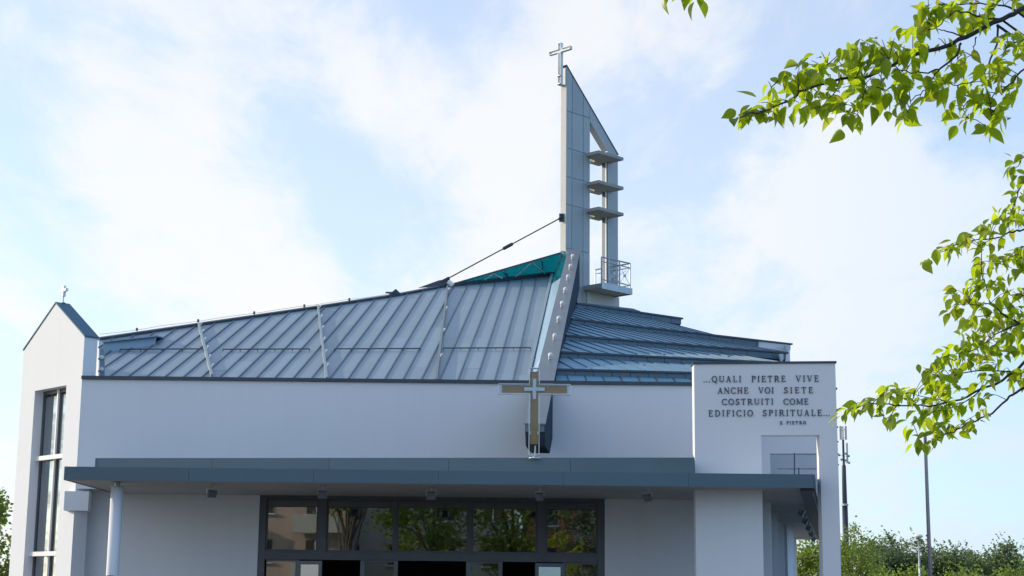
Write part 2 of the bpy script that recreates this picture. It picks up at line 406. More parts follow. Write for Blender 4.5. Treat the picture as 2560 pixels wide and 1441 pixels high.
# ---- entrance glazing
gl = MB()
zt = 4.10; z_tr_hi = P(1000, 1381, 40.6).z; z_tr_lo = P(1000, 1402, 40.6).z
def gx(px, y=1320): return P(px, y, 40.6).x
gl.box(GX0, GX1, 40.62, 40.80, zt - 0.11, zt)
gl.box(GX0, gx(664), 40.62, 40.80, 0, zt - 0.11); gl.box(gx(1494), GX1, 40.62, 40.80, 0, zt - 0.11)
for a, b in ((794, 816), (1343, 1365)): gl.box(gx(a), gx(b), 40.615, 40.81, z_tr_hi, zt - 0.113)
for a, b in ((985, 992), (1171, 1179)): gl.box(gx(a), gx(b), 40.64, 40.78, z_tr_hi, zt - 0.113)
gl.box(gx(664), gx(1494), 40.605, 40.82, z_tr_lo, z_tr_hi)
glaz = gl.build('entrance_glazing_frame', 'frame', church)
for a, b in ((664, 794), (816, 985), (992, 1171), (1179, 1343), (1365, 1494)):
    m_ = MB(); m_.box(gx(a) + 0.006, gx(b) - 0.006, 40.70, 40.715, z_tr_hi + 0.006, zt - 0.118); m_.build('window_pane', 'pane', glaz)
    f_ = MB(); xa, xb, za, zb = gx(a) + 0.003, gx(b) - 0.003, z_tr_hi + 0.003, zt - 0.116
    for q in ((xa, xb, za, za + 0.035), (xa, xb, zb - 0.035, zb), (xa, xa + 0.035, za + 0.035, zb - 0.035), (xb - 0.035, xb, za + 0.035, zb - 0.035)):
        f_.box(q[0], q[1], 40.665, 40.698, q[2], q[3])
    f_.build('glazing_bead', 'frame', glaz)
# door level: fixed lights, leaves and open doorways
for a, b in ((738, 745), (900, 911), (984, 994), (1165, 1177), (1246, 1256), (1409, 1415)):
    m_ = MB(); m_.box(gx(a, 1425), gx(b, 1425), 40.64, 40.78, 0, z_tr_lo - 0.003); m_.build('door_post', 'frame_light', glaz)
for a, b in ((664, 738), (911, 984), (1177, 1246), (1415, 1494)):
    m_ = MB(); m_.box(gx(a, 1425) + 0.004, gx(b, 1425) - 0.004, 40.70, 40.715, 0.06, z_tr_lo - 0.045); m_.build('door_side_pane', 'pane', glaz)
    m_ = MB(); m_.box(gx(a, 1425) + 0.003, gx(b, 1425) - 0.003, 40.66, 40.76, z_tr_lo - 0.042, z_tr_lo - 0.003); m_.build('door_head', 'frame_light', glaz)
def door_leaf(x0, x1, ang, hinge_left, y=40.58):
    """swung-open leaf with its own frame, pane and handle"""
    w = x1 - x0; ca, sa = math.cos(ang), math.sin(ang)
    o = V(x0, y, 0.02) if hinge_left else V(x1, y, 0.02)
    a = V(ca, -sa, 0) if hinge_left else V(-ca, -sa, 0)
    n = V(sa, ca, 0) if hinge_left else V(-sa, ca, 0)
    H = z_tr_lo - 0.05; fr = MB(); t = 0.05; s = 0.085
    fr.obox(o, a * s, n * t, V(0, 0, H)); fr.obox(o + a * (w - s), a * s, n * t, V(0, 0, H))
    fr.obox(o + a * s, a * (w - 2 * s), n * t, V(0, 0, 0.12)); fr.obox(o + a * s + V(0, 0, H - s), a * (w - 2 * s), n * t, V(0, 0, s))
    d = fr.build('door_leaf', 'frame_light', glaz)
    pn = MB(); pn.obox(o + a * (s + .003) + n * 0.02 + V(0, 0, 0.123), a * (w - 2 * s - .006), n * 0.012, V(0, 0, H - s - 0.126))
    d2 = pn.build('door_pane', 'pane', glaz)
    h = MB(); hp = o + a * (w - 0.05) - n * 0.05 + V(0, 0, 1.05); h.tube([hp, hp + V(0, 0, 0.35)], 0.014, 8); h.build('door_handle', 'steel', glaz)
door_leaf(gx(742, 1425), gx(808, 1425), R(14), True)
door_leaf(gx(1336, 1425), gx(1411, 1425), R(14), False)
# dim hall behind the glass
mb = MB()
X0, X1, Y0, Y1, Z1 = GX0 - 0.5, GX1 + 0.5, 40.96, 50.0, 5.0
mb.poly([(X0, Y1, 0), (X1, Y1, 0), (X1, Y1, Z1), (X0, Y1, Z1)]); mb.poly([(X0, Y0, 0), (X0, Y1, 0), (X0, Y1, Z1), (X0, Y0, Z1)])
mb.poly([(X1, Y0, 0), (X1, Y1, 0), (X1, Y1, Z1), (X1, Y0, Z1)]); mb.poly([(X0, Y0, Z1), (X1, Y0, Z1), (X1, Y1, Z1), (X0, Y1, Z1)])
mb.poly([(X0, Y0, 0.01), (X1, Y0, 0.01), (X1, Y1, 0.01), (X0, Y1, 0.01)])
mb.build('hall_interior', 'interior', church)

# ---- left roof slope
RS = 0.36; RP0 = V(0, 40.2, 6.72); RN = V(0, -RS, 1).normalized()
def RPX(x, y): return PP(x, y, RP0, RN)
def rz(x, y): return RP0.z + RS * (y - RP0.y)
def rpt(x, y, h=0.0): return V(x, y, rz(x, y)) + RN * h
ridge = [RPX(*p) for p in ((247, 850), (500, 813), (795, 770), (985, 741), (1112, 717), (1380, 689))]
edge_lo = RPX(1318, 957); edge_hi = ridge[-1]
ex = (edge_hi.x - edge_lo.x) / (edge_hi.y - edge_lo.y)
BR = (edge_lo.x + ex * (40.47 - edge_lo.y), 40.47)
plan = [(-10.25, 40.47), BR] + [(p.x, p.y) for p in reversed(ridge)]
def clip(poly, a, b, c):
    """keep a*x+b*y<=c"""
    out = []
    for i in range(len(poly)):
        p, q = poly[i], poly[(i + 1) % len(poly)]
        dp = a * p[0] + b * p[1] - c; dq = a * q[0] + b * q[1] - c
        if dp <= 0: out.append(p)
        if (dp < 0 < dq) or (dq < 0 < dp):
            t = dp / (dp - dq); out.append((p[0] + (q[0] - p[0]) * t, p[1] + (q[1] - p[1]) * t))
    return out
deck = MB(); deck.prism([rpt(x, y, -0.06) for x, y in plan], RN * -0.12)
roof = deck.build('roof_deck', 'seam', church)
SK = 0.05; rng = random.Random(4)
cmin = min(x - SK * (y - 40.2) for x, y in plan); cmax = max(x - SK * (y - 40.2) for x, y in plan)
SP = 0.462; k0 = math.floor(cmin / SP); k = k0
def seam_span(c):
    """range of y along the seam line x = c + SK*(y-40.2) inside the plan"""
    ys = []
    for i in range(len(plan)):
        p, q = plan[i], plan[(i + 1) % len(plan)]
        fp = p[0] - SK * (p[1] - 40.2) - c; fq = q[0] - SK * (q[1] - 40.2) - c
        if fp * fq < 0:
            t = fp / (fp - fq); ys.append(p[1] + (q[1] - p[1]) * t)
    return (min(ys), max(ys)) if len(ys) >= 2 else None
while k * SP < cmax:
    c0, c1 = k * SP, (k + 1) * SP
    band = clip(clip(plan, 1, -SK, c1 - SK * 40.2), -1, SK, -(c0 - SK * 40.2))
    if len(band) >= 3:
        ylo = min(p[1] for p in band); yhi = max(p[1] for p in band)
        cuts = [ylo - 1]
        if yhi - ylo > 4: cuts.append(41.2 + rng.uniform(0.2, 3.2))
        if yhi - ylo > 8: cuts.append(cuts[-1] + rng.uniform(3.5, 5.5))
        cuts.append(yhi + 1)
        for j in range(len(cuts) - 1):
            q = clip(clip(band, 0, 1, cuts[j + 1] - 0.004), 0, -1, -(cuts[j] + 0.004))
            if len(q) < 3: continue
            lift = rng.uniform(-0.004, 0.004) - 0.004 * j
            pm = MB(); pm.prism([rpt(x, y, -0.055 + lift) for x, y in q], RN * 0.05); pm.build('roof_sheet', 'zinc', roof)
        sp_ = seam_span(c0)
        if sp_ and sp_[1] - sp_[0] > 0.3:
            sm = MB(); a = rpt(c0 + SK * (sp_[0] - 40.2), sp_[0], 0.010); b = rpt(c0 + SK * (sp_[1] - 0.12 - 40.2), sp_[1] - 0.12, 0.010)
            sm.bar(a, b, 0.034, 0.034, RN); sm.build('standing_seam', 'seam', roof)
    k += 1
# ridge flashing, right-hand trim
rf = MB()
for a, b in zip(ridge[:-1], ridge[1:]):
    rf.bar(a + RN * 0.02, b + RN * 0.02, 0.14, 0.09, RN)
rf.build('ridge_flashing', 'cap', church)
rt = MB(); rt.bar(V(BR[0], BR[1], rz(*BR)) + RN * 0.05, edge_hi + RN * 0.05, 0.09, 0.12, RN); rt.build('roof_edge_trim', 'trim', church)
# snow guards
for a, b in (((300, 879), (508, 878)), ((557, 879), (774, 878)), ((837, 878), (1051, 877)), ((1108, 876), (1327, 875))):
    p, q = RPX(*a), RPX(*b)
    s_ = MB(); s_.bar(p + RN * 0.06, q + RN * 0.06, 0.03, 0.03, RN)
    n_ = int((q - p).length / 0.46)
    for i in range(n_ + 1):
        w_ = p.lerp(q, i / max(1, n_)); s_.bar(w_ + RN * 0.0, w_ + RN * 0.055, 0.02, 0.03, V(0, 1, 0))
    s_.build('snow_guard', 'cap', church)
# radial ribs with white wire clips
def clip_peg(p, n, parent, r=0.045, h=0.16):
    m_ = MB(); m_.tube([p, p + n * h * 0.55], r * 0.55, 8); m_.tube([p + n * h * 0.5, p + n * h * 0.75, p + n * h], [r, r * 1.05, r * 0.6], 8)
    return m_.build('wire_clip', 'white_metal', parent)
for a, b, m_, n_ in (((497, 816), (530, 946), 'trim', 6), ((795, 771), (817, 953), 'trim', 6), ((1119, 722), (1090, 958), 'girder', 4)):
    p, q = RPX(*a), RPX(*b)
    s_ = MB(); s_.bar(p + RN * 0.05, q + RN * 0.05, 0.062, 0.115, RN); rib = s_.build('roof_rib', m_, church)
    for i in range(n_):
        w_ = p.lerp(q, (i + 0.25) / n_); clip_peg(w_ + RN * 0.10 + V(0.05, 0, 0), (RN + V(0.5, -0.3, 0)).normalized(), rib, 0.03, 0.10)
# raised flap and corner flashing at the left end
fa, fb = RPX(252, 884), RPX(384, 866)
s_ = MB()
top_a, top_b = fa + V(0, 0.25, 0.32), fb + V(0, 0.25, 0.30)
s_.prism([fa + V(0, .1, -.02), fb + V(0, .1, -.02), top_b, top_a], V(0, 0.06, 0.015))
s_.prism([top_a + V(-.02, -.1, 0.0), top_b + V(.05, -.1, 0.0), top_b + V(.05, 0.9, 0.10), top_a + V(-.02, 0.9, 0.10)], V(0, 0, 0.035))
s_.build('raised_eave', 'zinc', church)
s_ = MB(); s_.bar(P(256, 944, 40.72), P(256, 872, 40.72) , 0.11, 0.06, V(0, 1, 0)); fl = s_.build('corner_flashing', 'trim', church)
for py in (895, 925): clip_peg(P(256, py, 40.68), V(0, -1, 0.1).normalized(), fl, 0.05, 0.10)
# closing wall under the ridge (rear), left return wall
mb = MB()
for a, b in zip(ridge[:-1], ridge[1:]):
    mb.prism([(a.x, a.y, 0), (b.x, b.y, 0), (b.x, b.y, b.z - 0.2), (a.x, a.y, a.z - 0.2)], (-0.2, 0.22, 0))
a = ridge[0]; mb.prism([(-10.1, 40.9, 0), (a.x, a.y, 0), (a.x, a.y, a.z - 0.22), (-10.1, 40.9, 6.72)], (0.25, 0.1, 0))
mb.build('rear_wall', 'plaster', church)

# ---- great sloping girder
gT0 = P(1313, 1057, 36.9); gT1 = P(1362, 1058, 36.9); gU0 = P(1421, 626, 56.0); gU1 = P(1449, 624, 56.0)
def GL(Y):
    t = (Y - 36.9) / 19.1; return gT0.lerp(gU0, t)
def GR(Y):
    t = (Y - 36.9) / 19.1; return gT1.lerp(gU1, t)
ZB = 5.03; gd = 1.35
gs = (gU0.z - gT0.z) / 19.1
Yk = 36.9 + (ZB + gd - gT0.z) / gs
mb = MB()
st = [(36.9, ZB + 0.30), (37.15, ZB), (Yk, ZB), (56.0, gU0.z - gd)]
ring = []
for (Y, zb) in st:
    l, r_ = GL(Y), GR(Y)
    ring.append([l + V(0, 0, -0.03), r_ + V(0, 0, -0.03), V(r_.x, Y, zb), V(l.x, Y, zb)])
i0 = 0
for q in ring: mb.v += q
for k in range(len(ring) - 1):
    for j in range(4):
        j2 = (j + 1) % 4; mb.f.append((k * 4 + j, k * 4 + j2, k * 4 + 4 + j2, k * 4 + 4 + j))
mb.f.append((0, 1, 2, 3)); e_ = (len(ring) - 1) * 4; mb.f.append((e_, e_ + 1, e_ + 2, e_ + 3))
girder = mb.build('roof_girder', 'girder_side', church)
m_ = MB(); m_.prism([GL(36.9) + V(.01, -.003, -.04), GR(36.9) + V(-.01, -.003, -.04), V(GR(36.9).x - .01, 36.897, ZB + .305), V(GL(36.9).x + .01, 36.897, ZB + .305)], (0, -0.02, 0)); m_.build('girder_end_plate', 'girder', girder)
mb = MB()
nseg = 9
for k in range(nseg):
    ya = 36.84 + (56.02 - 36.84) * k / nseg + (0.004 if k else 0); yb = 36.84 + (56.02 - 36.84) * (k + 1) / nseg - 0.004
    m_ = MB(); o_ = V(-0.02, 0, 0)
    m_.prism([GL(ya) + V(-.02, 0, -.028), GR(ya) + V(.02, 0, -.028), GR(yb) + V(.02, 0, -.028), GL(yb) + V(-.02, 0, -.028)], (0, 0, 0.035))
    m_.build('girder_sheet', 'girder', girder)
gN = V(0, -gs, 1).normalized()
for py in (649, 674, 701, 733, 768, 806, 850, 899):
    # find Y on girder for this pixel row
    lo, hi = 37.0, 56.0
    for _ in range(40):
        mdl = (lo + hi) / 2; q = (GL(mdl) + GR(mdl)) / 2 - EYE
        yy = 720.5 - F * q.dot(cu) / q.dot(fw)
        if yy > py: lo = mdl
        else: hi = mdl
    c_ = (GL(lo) + GR(lo)) / 2; clip_peg(c_, (gN + V(0.25, -0.5, 0.1)).normalized(), girder, 0.06 + 0.012 * (56 - lo) / 16 * 0, 0.2)

# sky-blue glass strip between roof edge and girder
def roof_edge(Y): return V(edge_lo.x + ex * (Y - edge_lo.y), Y, rz(0, Y))
NS = 7
for k in range(NS):
    def st_(t):
        l = GL(41.25 + (51.9 - 41.25) * t); return roof_edge(41.6 + (55.8 - 41.6) * t) + V(.05, 0, .02), V(l.x - .012, l.y, l.z - .05)
    (a0_, b0_), (a1_, b1_) = st_(k / NS + .003), st_((k + 1) / NS - .003)
    m_ = MB(); m_.prism([a0_, b0_, b1_, a1_], (0, 0, 0.02)); m_.build('glass_strip_pane', 'strip', church)

# ---- teal glass skylight
V1 = ridge[4] + V(0.15, 0.05, 0.05); V2 = edge_hi + V(0.05, -0.02, 0.06); V3 = P(1411, 630, 57.0)
sky_l = MB(); sky_l.bar(V1, V2, 0.12, 0.14, RN); sky_l.bar(V1 + V(0, 0.05, 0.02), V3, 0.05, 0.06); 
skl = sky_l.build('skylight_frame', 'cap', church)
def on(a, b, t): return a.lerp(b, t)
cutsT = [0, 0.36, 0.70, 1.0]
for t0_, t1_ in zip(cutsT[:-1], cutsT[1:]):
    a, b = on(V1, V2, t0_), on(V1, V2, t1_); c_, d_ = on(V1, V3, t1_), on(V1, V3, t0_)
    q = [a, b, c_, d_] if t0_ > 0 else [a, b, c_]
    m_ = MB(); m_.prism(q, (0.0, 0.012, 0.004)); m_.build('skylight_pane', 'teal', skl)
m_ = MB(); m_.prism([V2, roof_edge(55.85) + V(.05, 0, .03), GL(51.95) + V(-.015, 0, -.05), GL(55.9) + V(-.015, 0, -.05), V3], (0, 0.012, 0.004)); m_.build('skylight_pane', 'teal', skl)
VB = V3 + V(-0.6, 4.0, -1.6)
m_ = MB(); m_.prism([V1 + V(0, .1, 0), V3 + V(0, .05, 0), VB], (0, 0.012, 0.004)); m_.build('skylight_pane', 'teal', skl)
for a, b in ((on(V1, V2, .30), on(V1, V3, .37)), (on(V1, V3, .37), on(V1, V2, .52)), (on(V1, V2, .60), on(V1, V3, .71)), (on(V1, V3, .71), on(V1, V2, .93)), (V2, V3 + V(-.1, 0, -.08)), (on(V1, V3, .45), VB), (on(V1, V3, .8), VB)):
    m_ = MB(); m_.bar(a + V(0, .05, 0), b + V(0, .05, -.02), 0.06, 0.05); m_.build('skylight_strut', 'white_metal', skl)
s_ = MB(); s_.tube([V3 + V(-.12, -.06, -.02), V3 + V(.05, -.12, -.2)], 0.06, 8); s_.build('skylight_cable_boot', 'steel', skl)

# ---- stepped right roof
def girder_hit(px, py):
    """where the ray through a pixel meets the girder's right side in plan"""
    d = ray(px, py); a, b = GR(36.9), GR(56.0)
    m = (b.x - a.x) / (b.y - a.y); k = d.x / d.y
    Y = (a.x - m * a.y) / (k - m); return P(px, py, Y)
lv_left = [(1440, 757), (1427, 796), (1414, 837), (1402, 879), (1391, 922)]
lv_right = [(1702, 795), (1975, 859), (1964, 881), (1951, 906), (1940, 936)]
LV = []
for (a, b) in zip(lv_left, lv_right):
    A = girder_hit(*a); B = PZ(b[0], b[1], A.z); LV.append([A, B])
# last level: the front parapet
A6 = V(GR(40.47).x + 0.02, 40.47, WT - 0.16); B6 = V(P(1945, 968, 40.9).x, 40.55, WT - 0.16)
LV.append([A6, B6])
RISE = 0.17
def iso(A, B, p, d):
    """parameter along p + s*d (plan) where it crosses the line AB, and the point on AB"""
    ax, ay = B.x - A.x, B.y - A.y
    den = d[0] * ay - d[1] * ax
    if abs(den) < 1e-9: return None
    s = ((A.x - p.x) * ay - (A.y - p.y) * ax) / den
    q = V(p.x + d[0] * s, p.y + d[1] * s, 0)
    u = (q - V(A.x, A.y, 0)).dot(V(ax, ay, 0)) / (ax * ax + ay * ay)
    return s, u, A.lerp(B, u)
stepdeck = MB()
def tread(top, bot, spacing, right_u, name='step_sheet'):
    """sheets running downhill from line top (A,B) to line bot (A,B), cut by the girder on the left"""
    A, B = top; C, D = bot
    dv = V(B.x - A.x, B.y - A.y, 0).normalized(); up = V(-dv.y, dv.x, 0)
    Lb = (D - C).length; n = int(Lb * right_u / spacing)
    ends = []
    for i in range(n + 2):
        u = min(i * spacing / Lb, right_u)
        p = C.lerp(D, u); r = iso(A, B, p, up)
        if r[1] < 0:
            # hits the girder edge A-C instead
            g = iso(A, C, p, up); q = g[2]; seg = 0
        elif r[1] > 1:
            g = iso(B, C.lerp(D, right_u), p, up); q = g[2] if g and 0 <= g[1] <= 1 else B; seg = 2
        else: q = r[2]; seg = 1
        ends.append((p, q, seg))
        if u >= right_u: break
    for (p, q, s0), (p2, q2, s1) in zip(ends[:-1], ends[1:]):
        if (p2 - p).length < 0.03: continue
        poly = [p, p2, q2]
        if s0 == 0 and s1 == 1: poly.append(A)
        if s0 == 1 and s1 == 2: poly.append(B)
        if (q - p).length > 0.02: poly.append(q)
        nn = V(0, 0, 1)
        m_ = MB(); m_.prism(poly, (0, 0, -0.04)); sb_ = MB()
        if (q2 - p2).length > 0.25: sb_.bar(p2 + V(0, 0, 0.012), q2 + V(0, 0, 0.012), 0.026, 0.03); sb_.build('step_seam', 'seam', stepped)
        m_.build(name, 'zinc_step', stepped)
stp = MB()
for (A, B) in LV[:-1]:
    dv = (B - A).normalized(); out = V(dv.y, -dv.x, 0)
    stp.prism([A + out * -0.02, B + out * -0.02, B + out * -0.02 + V(0, 0, -RISE - 0.2), A + out * -0.02 + V(0, 0, -RISE - 0.2)], out * -0.12)
stepped = stp.build('stepped_roof_frame', 'girder_side', church)
tops = []
for i, (A, B) in enumerate(LV[:-1]):
    dv = (B - A).normalized(); out = V(dv.y, -dv.x, 0); Ln = (B - A).length
    e = MB(); e.prism([A + out * 0.07, B + out * 0.07 + dv * 0.06, B + out * -0.1 + dv * 0.06, A + out * -0.1], (0, 0, -0.05)); e.build('step_edge', 'cap', stepped)
    n = max(2, int(Ln / 0.46))
    for k in range(n):
        a = A.lerp(B, k / n) + dv * 0.006; b = A.lerp(B, (k + 1) / n) - dv * 0.006
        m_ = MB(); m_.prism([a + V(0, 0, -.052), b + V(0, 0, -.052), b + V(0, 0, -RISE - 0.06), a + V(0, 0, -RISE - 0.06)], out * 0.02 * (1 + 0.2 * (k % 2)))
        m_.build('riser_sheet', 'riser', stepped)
# top triangle under the tower
A1, B1 = LV[0]
T0 = girder_hit(1452, 728)
tip = A1.lerp(B1, (PZ(1600, 781, A1.z) - A1).length / (B1 - A1).length)
tread([T0, T0.lerp(tip, 0.06) + V(0, .02, 0)], [A1, tip], 0.36, 1.0)
for i in range(len(LV) - 1):
    A, B = LV[i]; C, D = LV[i + 1]
    lowA = A + V(0, 0, -RISE); lowB = B + V(0, 0, -RISE)
    ru = 1.0
    if i == 0: ru = (PZ(1782, 837, C.z) - C).length / (D - C).length
    tread([lowA, lowB], [C + V(0, 0, -0.01), D + V(0, 0, -0.01)], 0.46, ru)
# upturned ends of the steps and white end wall
for i in (2, 3, 4):
    A, B = LV[i]; up_ = LV[i - 1][1]
    m_ = MB(); m_.prism([B + V(0, 0, 0.0), B + V(-0.05, 0.02, 0.22), up_ + V(-.1, 0, -0.05), up_ + V(-.1, 0, -RISE - .03)], (0.04, 0, 0)); m_.build('step_end_flashing', 'trim', stepped)
e2 = LV[1][1]; 
mb = MB(); mb.prism([(e2.x - 1.2, e2.y - 0.75, 0), (e2.x - 0.02, e2.y - 0.06, 0), (e2.x - 0.02, e2.y + 0.4, 0), (e2.x - 1.2, e2.y - 0.3, 0)], (0, 0, e2.z - 0.06)); mb.build('end_wall', 'plaster', church)
mb = MB(); mb.prism([(e2.x - 0.32, e2.y - 0.55, 0), (e2.x - 0.03, e2.y - 0.03, 0), (e2.x - 0.04, e2.y + 0.3, 0), (LV[0][0].x + 1, LV[0][0].y + 6.5, 0), (LV[0][0].x, LV[0][0].y + 5, 0)], (0, 0, 7.0)); mb.build('rear_hall_wall', 'plaster', church)

# ================================================================== GABLED CHAPEL WALL (left)
gC = V(-10.53, 39.99, 0); gd_ = V(-2.2, 2.41, 0).normalized(); gn = V(gd_.y, -gd_.x, 0)   # along the face, into the depth
gn = V(0.737, 0.676, 0)
W_ = 3.26; DEP = 0.36
ZE = 7.87; ZA = 8.92
gable = thing('gabled_chapel_wall', gC, 'white gabled chapel front with tall dark window, sunlit, left of the church', 'chapel')
def gp(s, d, z): return V(gC.x, gC.y, 0) + gd_ * s + gn * d + V(0, 0, z)
def face_hit(px, py):
    return PP(px, py, gC, V(gn.x, gn.y, 0))
def fs(px, py):
    h = face_hit(px, py); return (h - V(gC.x, gC.y, 0)).dot(gd_), h.z
sw0, zw = fs(166, 965); sw1, zw1 = fs(87, 976); zw = (zw + zw1) / 2
mb = MB()
mb.prism([gp(0, 0, 0), gp(sw0, 0, 0), gp(sw0, 0, zw), gp(sw0, 0, ZE + (ZA - ZE) * sw0 / (W_ / 2)), gp(0, 0, ZE)], gn * DEP)
mb.prism([gp(sw1, 0, 0), gp(W_, 0, 0), gp(W_, 0, ZE), gp(sw1, 0, ZE + (ZA - ZE) * (W_ - sw1) / (W_ / 2)), gp(sw1, 0, zw)], gn * DEP)
mb.prism([gp(sw0, 0, zw), gp(sw1, 0, zw), gp(sw1, 0, ZE + (ZA - ZE) * (W_ - sw1) / (W_ / 2)), gp(W_ / 2, 0, ZA), gp(sw0, 0, ZE + (ZA - ZE) * sw0 / (W_ / 2))], gn * DEP)
mb.build('gable_wall', 'plaster', gable)
rm = MB()
rn = V(0, 0, 1)
rm.prism([gp(-0.03, -0.02, ZE + 0.003), gp(W_ / 2, -0.02, ZA + 0.003), gp(W_ / 2, DEP + 0.02, ZA + 0.003), gp(-0.03, DEP + 0.02, ZE + 0.003)], (0, 0, 0.035)); rm.build('roof_slope', 'gable_roof', gable)
rm = MB(); rm.prism([gp(W_ + 0.03, -0.02, ZE + 0.003), gp(W_ / 2, -0.02, ZA + 0.003), gp(W_ / 2, DEP + 0.02, ZA + 0.003), gp(W_ + 0.03, DEP + 0.02, ZE + 0.003)], (0, 0, 0.035)); rm.build('roof_slope', 'gable_roof', gable)
# tall window
wf = MB(); g0 = 0.24; g1 = 0.31
sm = (sw0 + sw1) / 2 - 0.03
zb1 = fs(125, 1141)[1]; zb2 = fs(112, 1384)[1]
for s0_, s1_ in ((sw0, sw0 + 0.06), (sw1 - 0.06, sw1), (sm - 0.06, sm + 0.06)): wf.prism([gp(s0_, g0, 0.3), gp(s1_, g0, 0.3), gp(s1_, g0, zw), gp(s0_, g0, zw)], gn * (g1 - g0))
wf.prism([gp(sw0 + .06, g0 + .002, zw - 0.1), gp(sw1 - .06, g0 + .002, zw - 0.1), gp(sw1 - .06, g0 + .002, zw), gp(sw0 + .06, g0 + .002, zw)], gn * (g1 - g0 - .004))
win = wf.build('tall_window_frame', 'frame', gable)
m_ = MB(); m_.prism([gp(sm - 0.03, g0 - 0.05, 0.3), gp(sm + 0.03, g0 - 0.05, 0.3), gp(sm + 0.03, g0 - 0.05, zw - .01), gp(sm - 0.03, g0 - 0.05, zw - .01)], gn * 0.047); m_.build('mullion_cover', 'white_metal', win)
for zc in (zb1, zb2, 0.35):
    m_ = MB(); m_.prism([gp(sw0 + .01, g0 - 0.12, zc - 0.055), gp(sw1 - .01, g0 - 0.12, zc - 0.055), gp(sw1 - .01, g0 - 0.12, zc + 0.055), gp(sw0 + .01, g0 - 0.12, zc + 0.055)], gn * 0.118); m_.build('window_crossbar', 'white_metal', win)
zs = [0.41, zb2, zb1, zw - 0.1]
for z0_, z1_ in zip(zs[:-1], zs[1:]):
    for s0_, s1_ in ((sw0 + .062, sm - .062), (sm + .062, sw1 - .062)):
        m_ = MB(); m_.prism([gp(s0_, g0 + .03, z0_ + .06), gp(s1_, g0 + .03, z0_ + .06), gp(s1_, g0 + .03, z1_ - .058), gp(s0_, g0 + .03, z1_ - .058)], gn * 0.012); m_.build('window_pane', 'tower_pane', win)
# room behind the tall window: pale blind panels and a dim back wall
m_ = MB(); m_.prism([gp(sw0 - .05, 0.9, 0), gp(sw1 + .9, 0.9, 0), gp(sw1 + .9, 0.9, 7.0), gp(sw0 - .05, 0.9, 7.0)], gn * 0.05)
m_.prism([gp(sw1 + 0.9, 0.37, 0), gp(sw1 + 0.9, 0.9, 0), gp(sw1 + 0.9, 0.9, 7.0), gp(sw1 + 0.9, 0.37, 7.0)], gd_ * 0.05)
m_.prism([gp(sw0 - 0.08, 0.37, 0), gp(sw0 - 0.08, 0.9, 0), gp(sw0 - 0.08, 0.9, 7.0), gp(sw0 - 0.08, 0.37, 7.0)], gd_ * 0.05)
m_.prism([gp(sw0 - 0.05, 0.37, 7.0), gp(sw1 + 0.9, 0.37, 7.0), gp(sw1 + 0.9, 0.95, 7.0), gp(sw0 - 0.05, 0.95, 7.0)], (0, 0, 0.05)); m_.build('window_room', 'blind', gable)
for z0_, z1_, s_a in ((5.9, 6.7, 0.35), (3.6, 5.5, 0.5), (1.0, 3.0, 0.3)):
    m_ = MB(); m_.prism([gp(sm + .15, 0.55, z0_), gp(sm + .15 + s_a, 0.55, z0_), gp(sm + .15 + s_a, 0.55, z1_), gp(sm + .15, 0.55, z1_)], gn * 0.02); m_.build('window_blind', 'white_metal', gable)

# small white cross on its ridge
cb = gp(W_ / 2, DEP * 0.55, ZA + 0.03); cz = P(160, 715, cb.y).z
c_base = thing('ridge_cross', cb, 'small white cross on a thin rod atop the gabled wall', 'cross')
m_ = MB(); m_.tube([cb, cb + V(0, 0, 0.22)], 0.014, 8); m_.lathe(cb, [(0.06, 0), (0.06, 0.015), (0.02, 0.03)], 10); m_.build('rod', 'steel', c_base)
hh = cz - cb.z - 0.13
m_ = MB()
def cross_solid(mb, o, ax, dp, w, arm, z0_, z1_, za, t):
    """solid cross: upright z0..z1, arms at height za, thickness t, width w; arms in direction ax, depth direction dp"""
    h = w / 2; a = ax; pts = [(-h, z0_), (h, z0_), (h, za - h), (arm, za - h), (arm, za + h), (h, za + h), (h, z1_), (-h, z1_), (-h, za + h), (-arm, za + h), (-arm, za - h), (-h, za - h)]
    mb.prism([o + a * p[0] + V(0, 0, p[1]) - dp * (t / 2) for p in pts], dp * t)
cross_solid(m_, cb, gd_, gn, 0.075, 0.16, 0.17, cz - cb.z, 0.17 + (cz - cb.z - 0.17) * 0.58, 0.075); m_.build('cross_body', 'white_metal', c_base)

# ================================================================== ENTRANCE CANOPY
YC = 35.8
SOF = P(1000, 1208, YC).z; FT = P(1000, 1175.5, YC).z
CX0 = P(160, 1185, YC).x; CX1 = P(2033, 1200, YC).x; AX = 0.2    # AX: drift of the right wing per metre of depth
canopy = thing('entrance_canopy', (CX0, YC, 0), 'long blue grey flat canopy over the entrance with a wing along the right', 'canopy')
mb = MB(); mb.prism([(CX0 + .03, YC + .03, SOF), (CX1 - .03, YC + .03, SOF), (CX1 - .03 + AX * 4.8, 40.6, SOF), (CX0 + .03, 40.6, SOF)], (0, 0, FT - SOF - 0.02)); mb.build('canopy_slab', 'plaster_beige', canopy)
mb = MB(); mb.prism([(4.9, 40.604, SOF + .004), (CX1 - .04 + AX * 4.804, 40.604, SOF + .004), (CX1 - .04 + AX * 30, YC + 30, SOF + .004), (5.0 + AX * 25.2, YC + 30, SOF + .004)], (0, 0, FT - SOF - 0.03)); mb.build('canopy_wing_slab', 'plaster_beige', canopy)
nf = 6; xs_ = [CX0 + (CX1 - CX0) * i / nf for i in range(nf + 1)]
for i in range(nf):
    m_ = MB(); m_.box(xs_[i] + (.003 if i else 0), xs_[i + 1] - .003, YC, YC + 0.05, SOF - 0.012, FT); m_.build('lower_fascia', 'fascia', canopy)
m_ = MB(); m_.box(CX0, CX0 + 0.05, YC + .053, 40.3, SOF - 0.012, FT); m_.build('side_fascia', 'fascia', canopy)
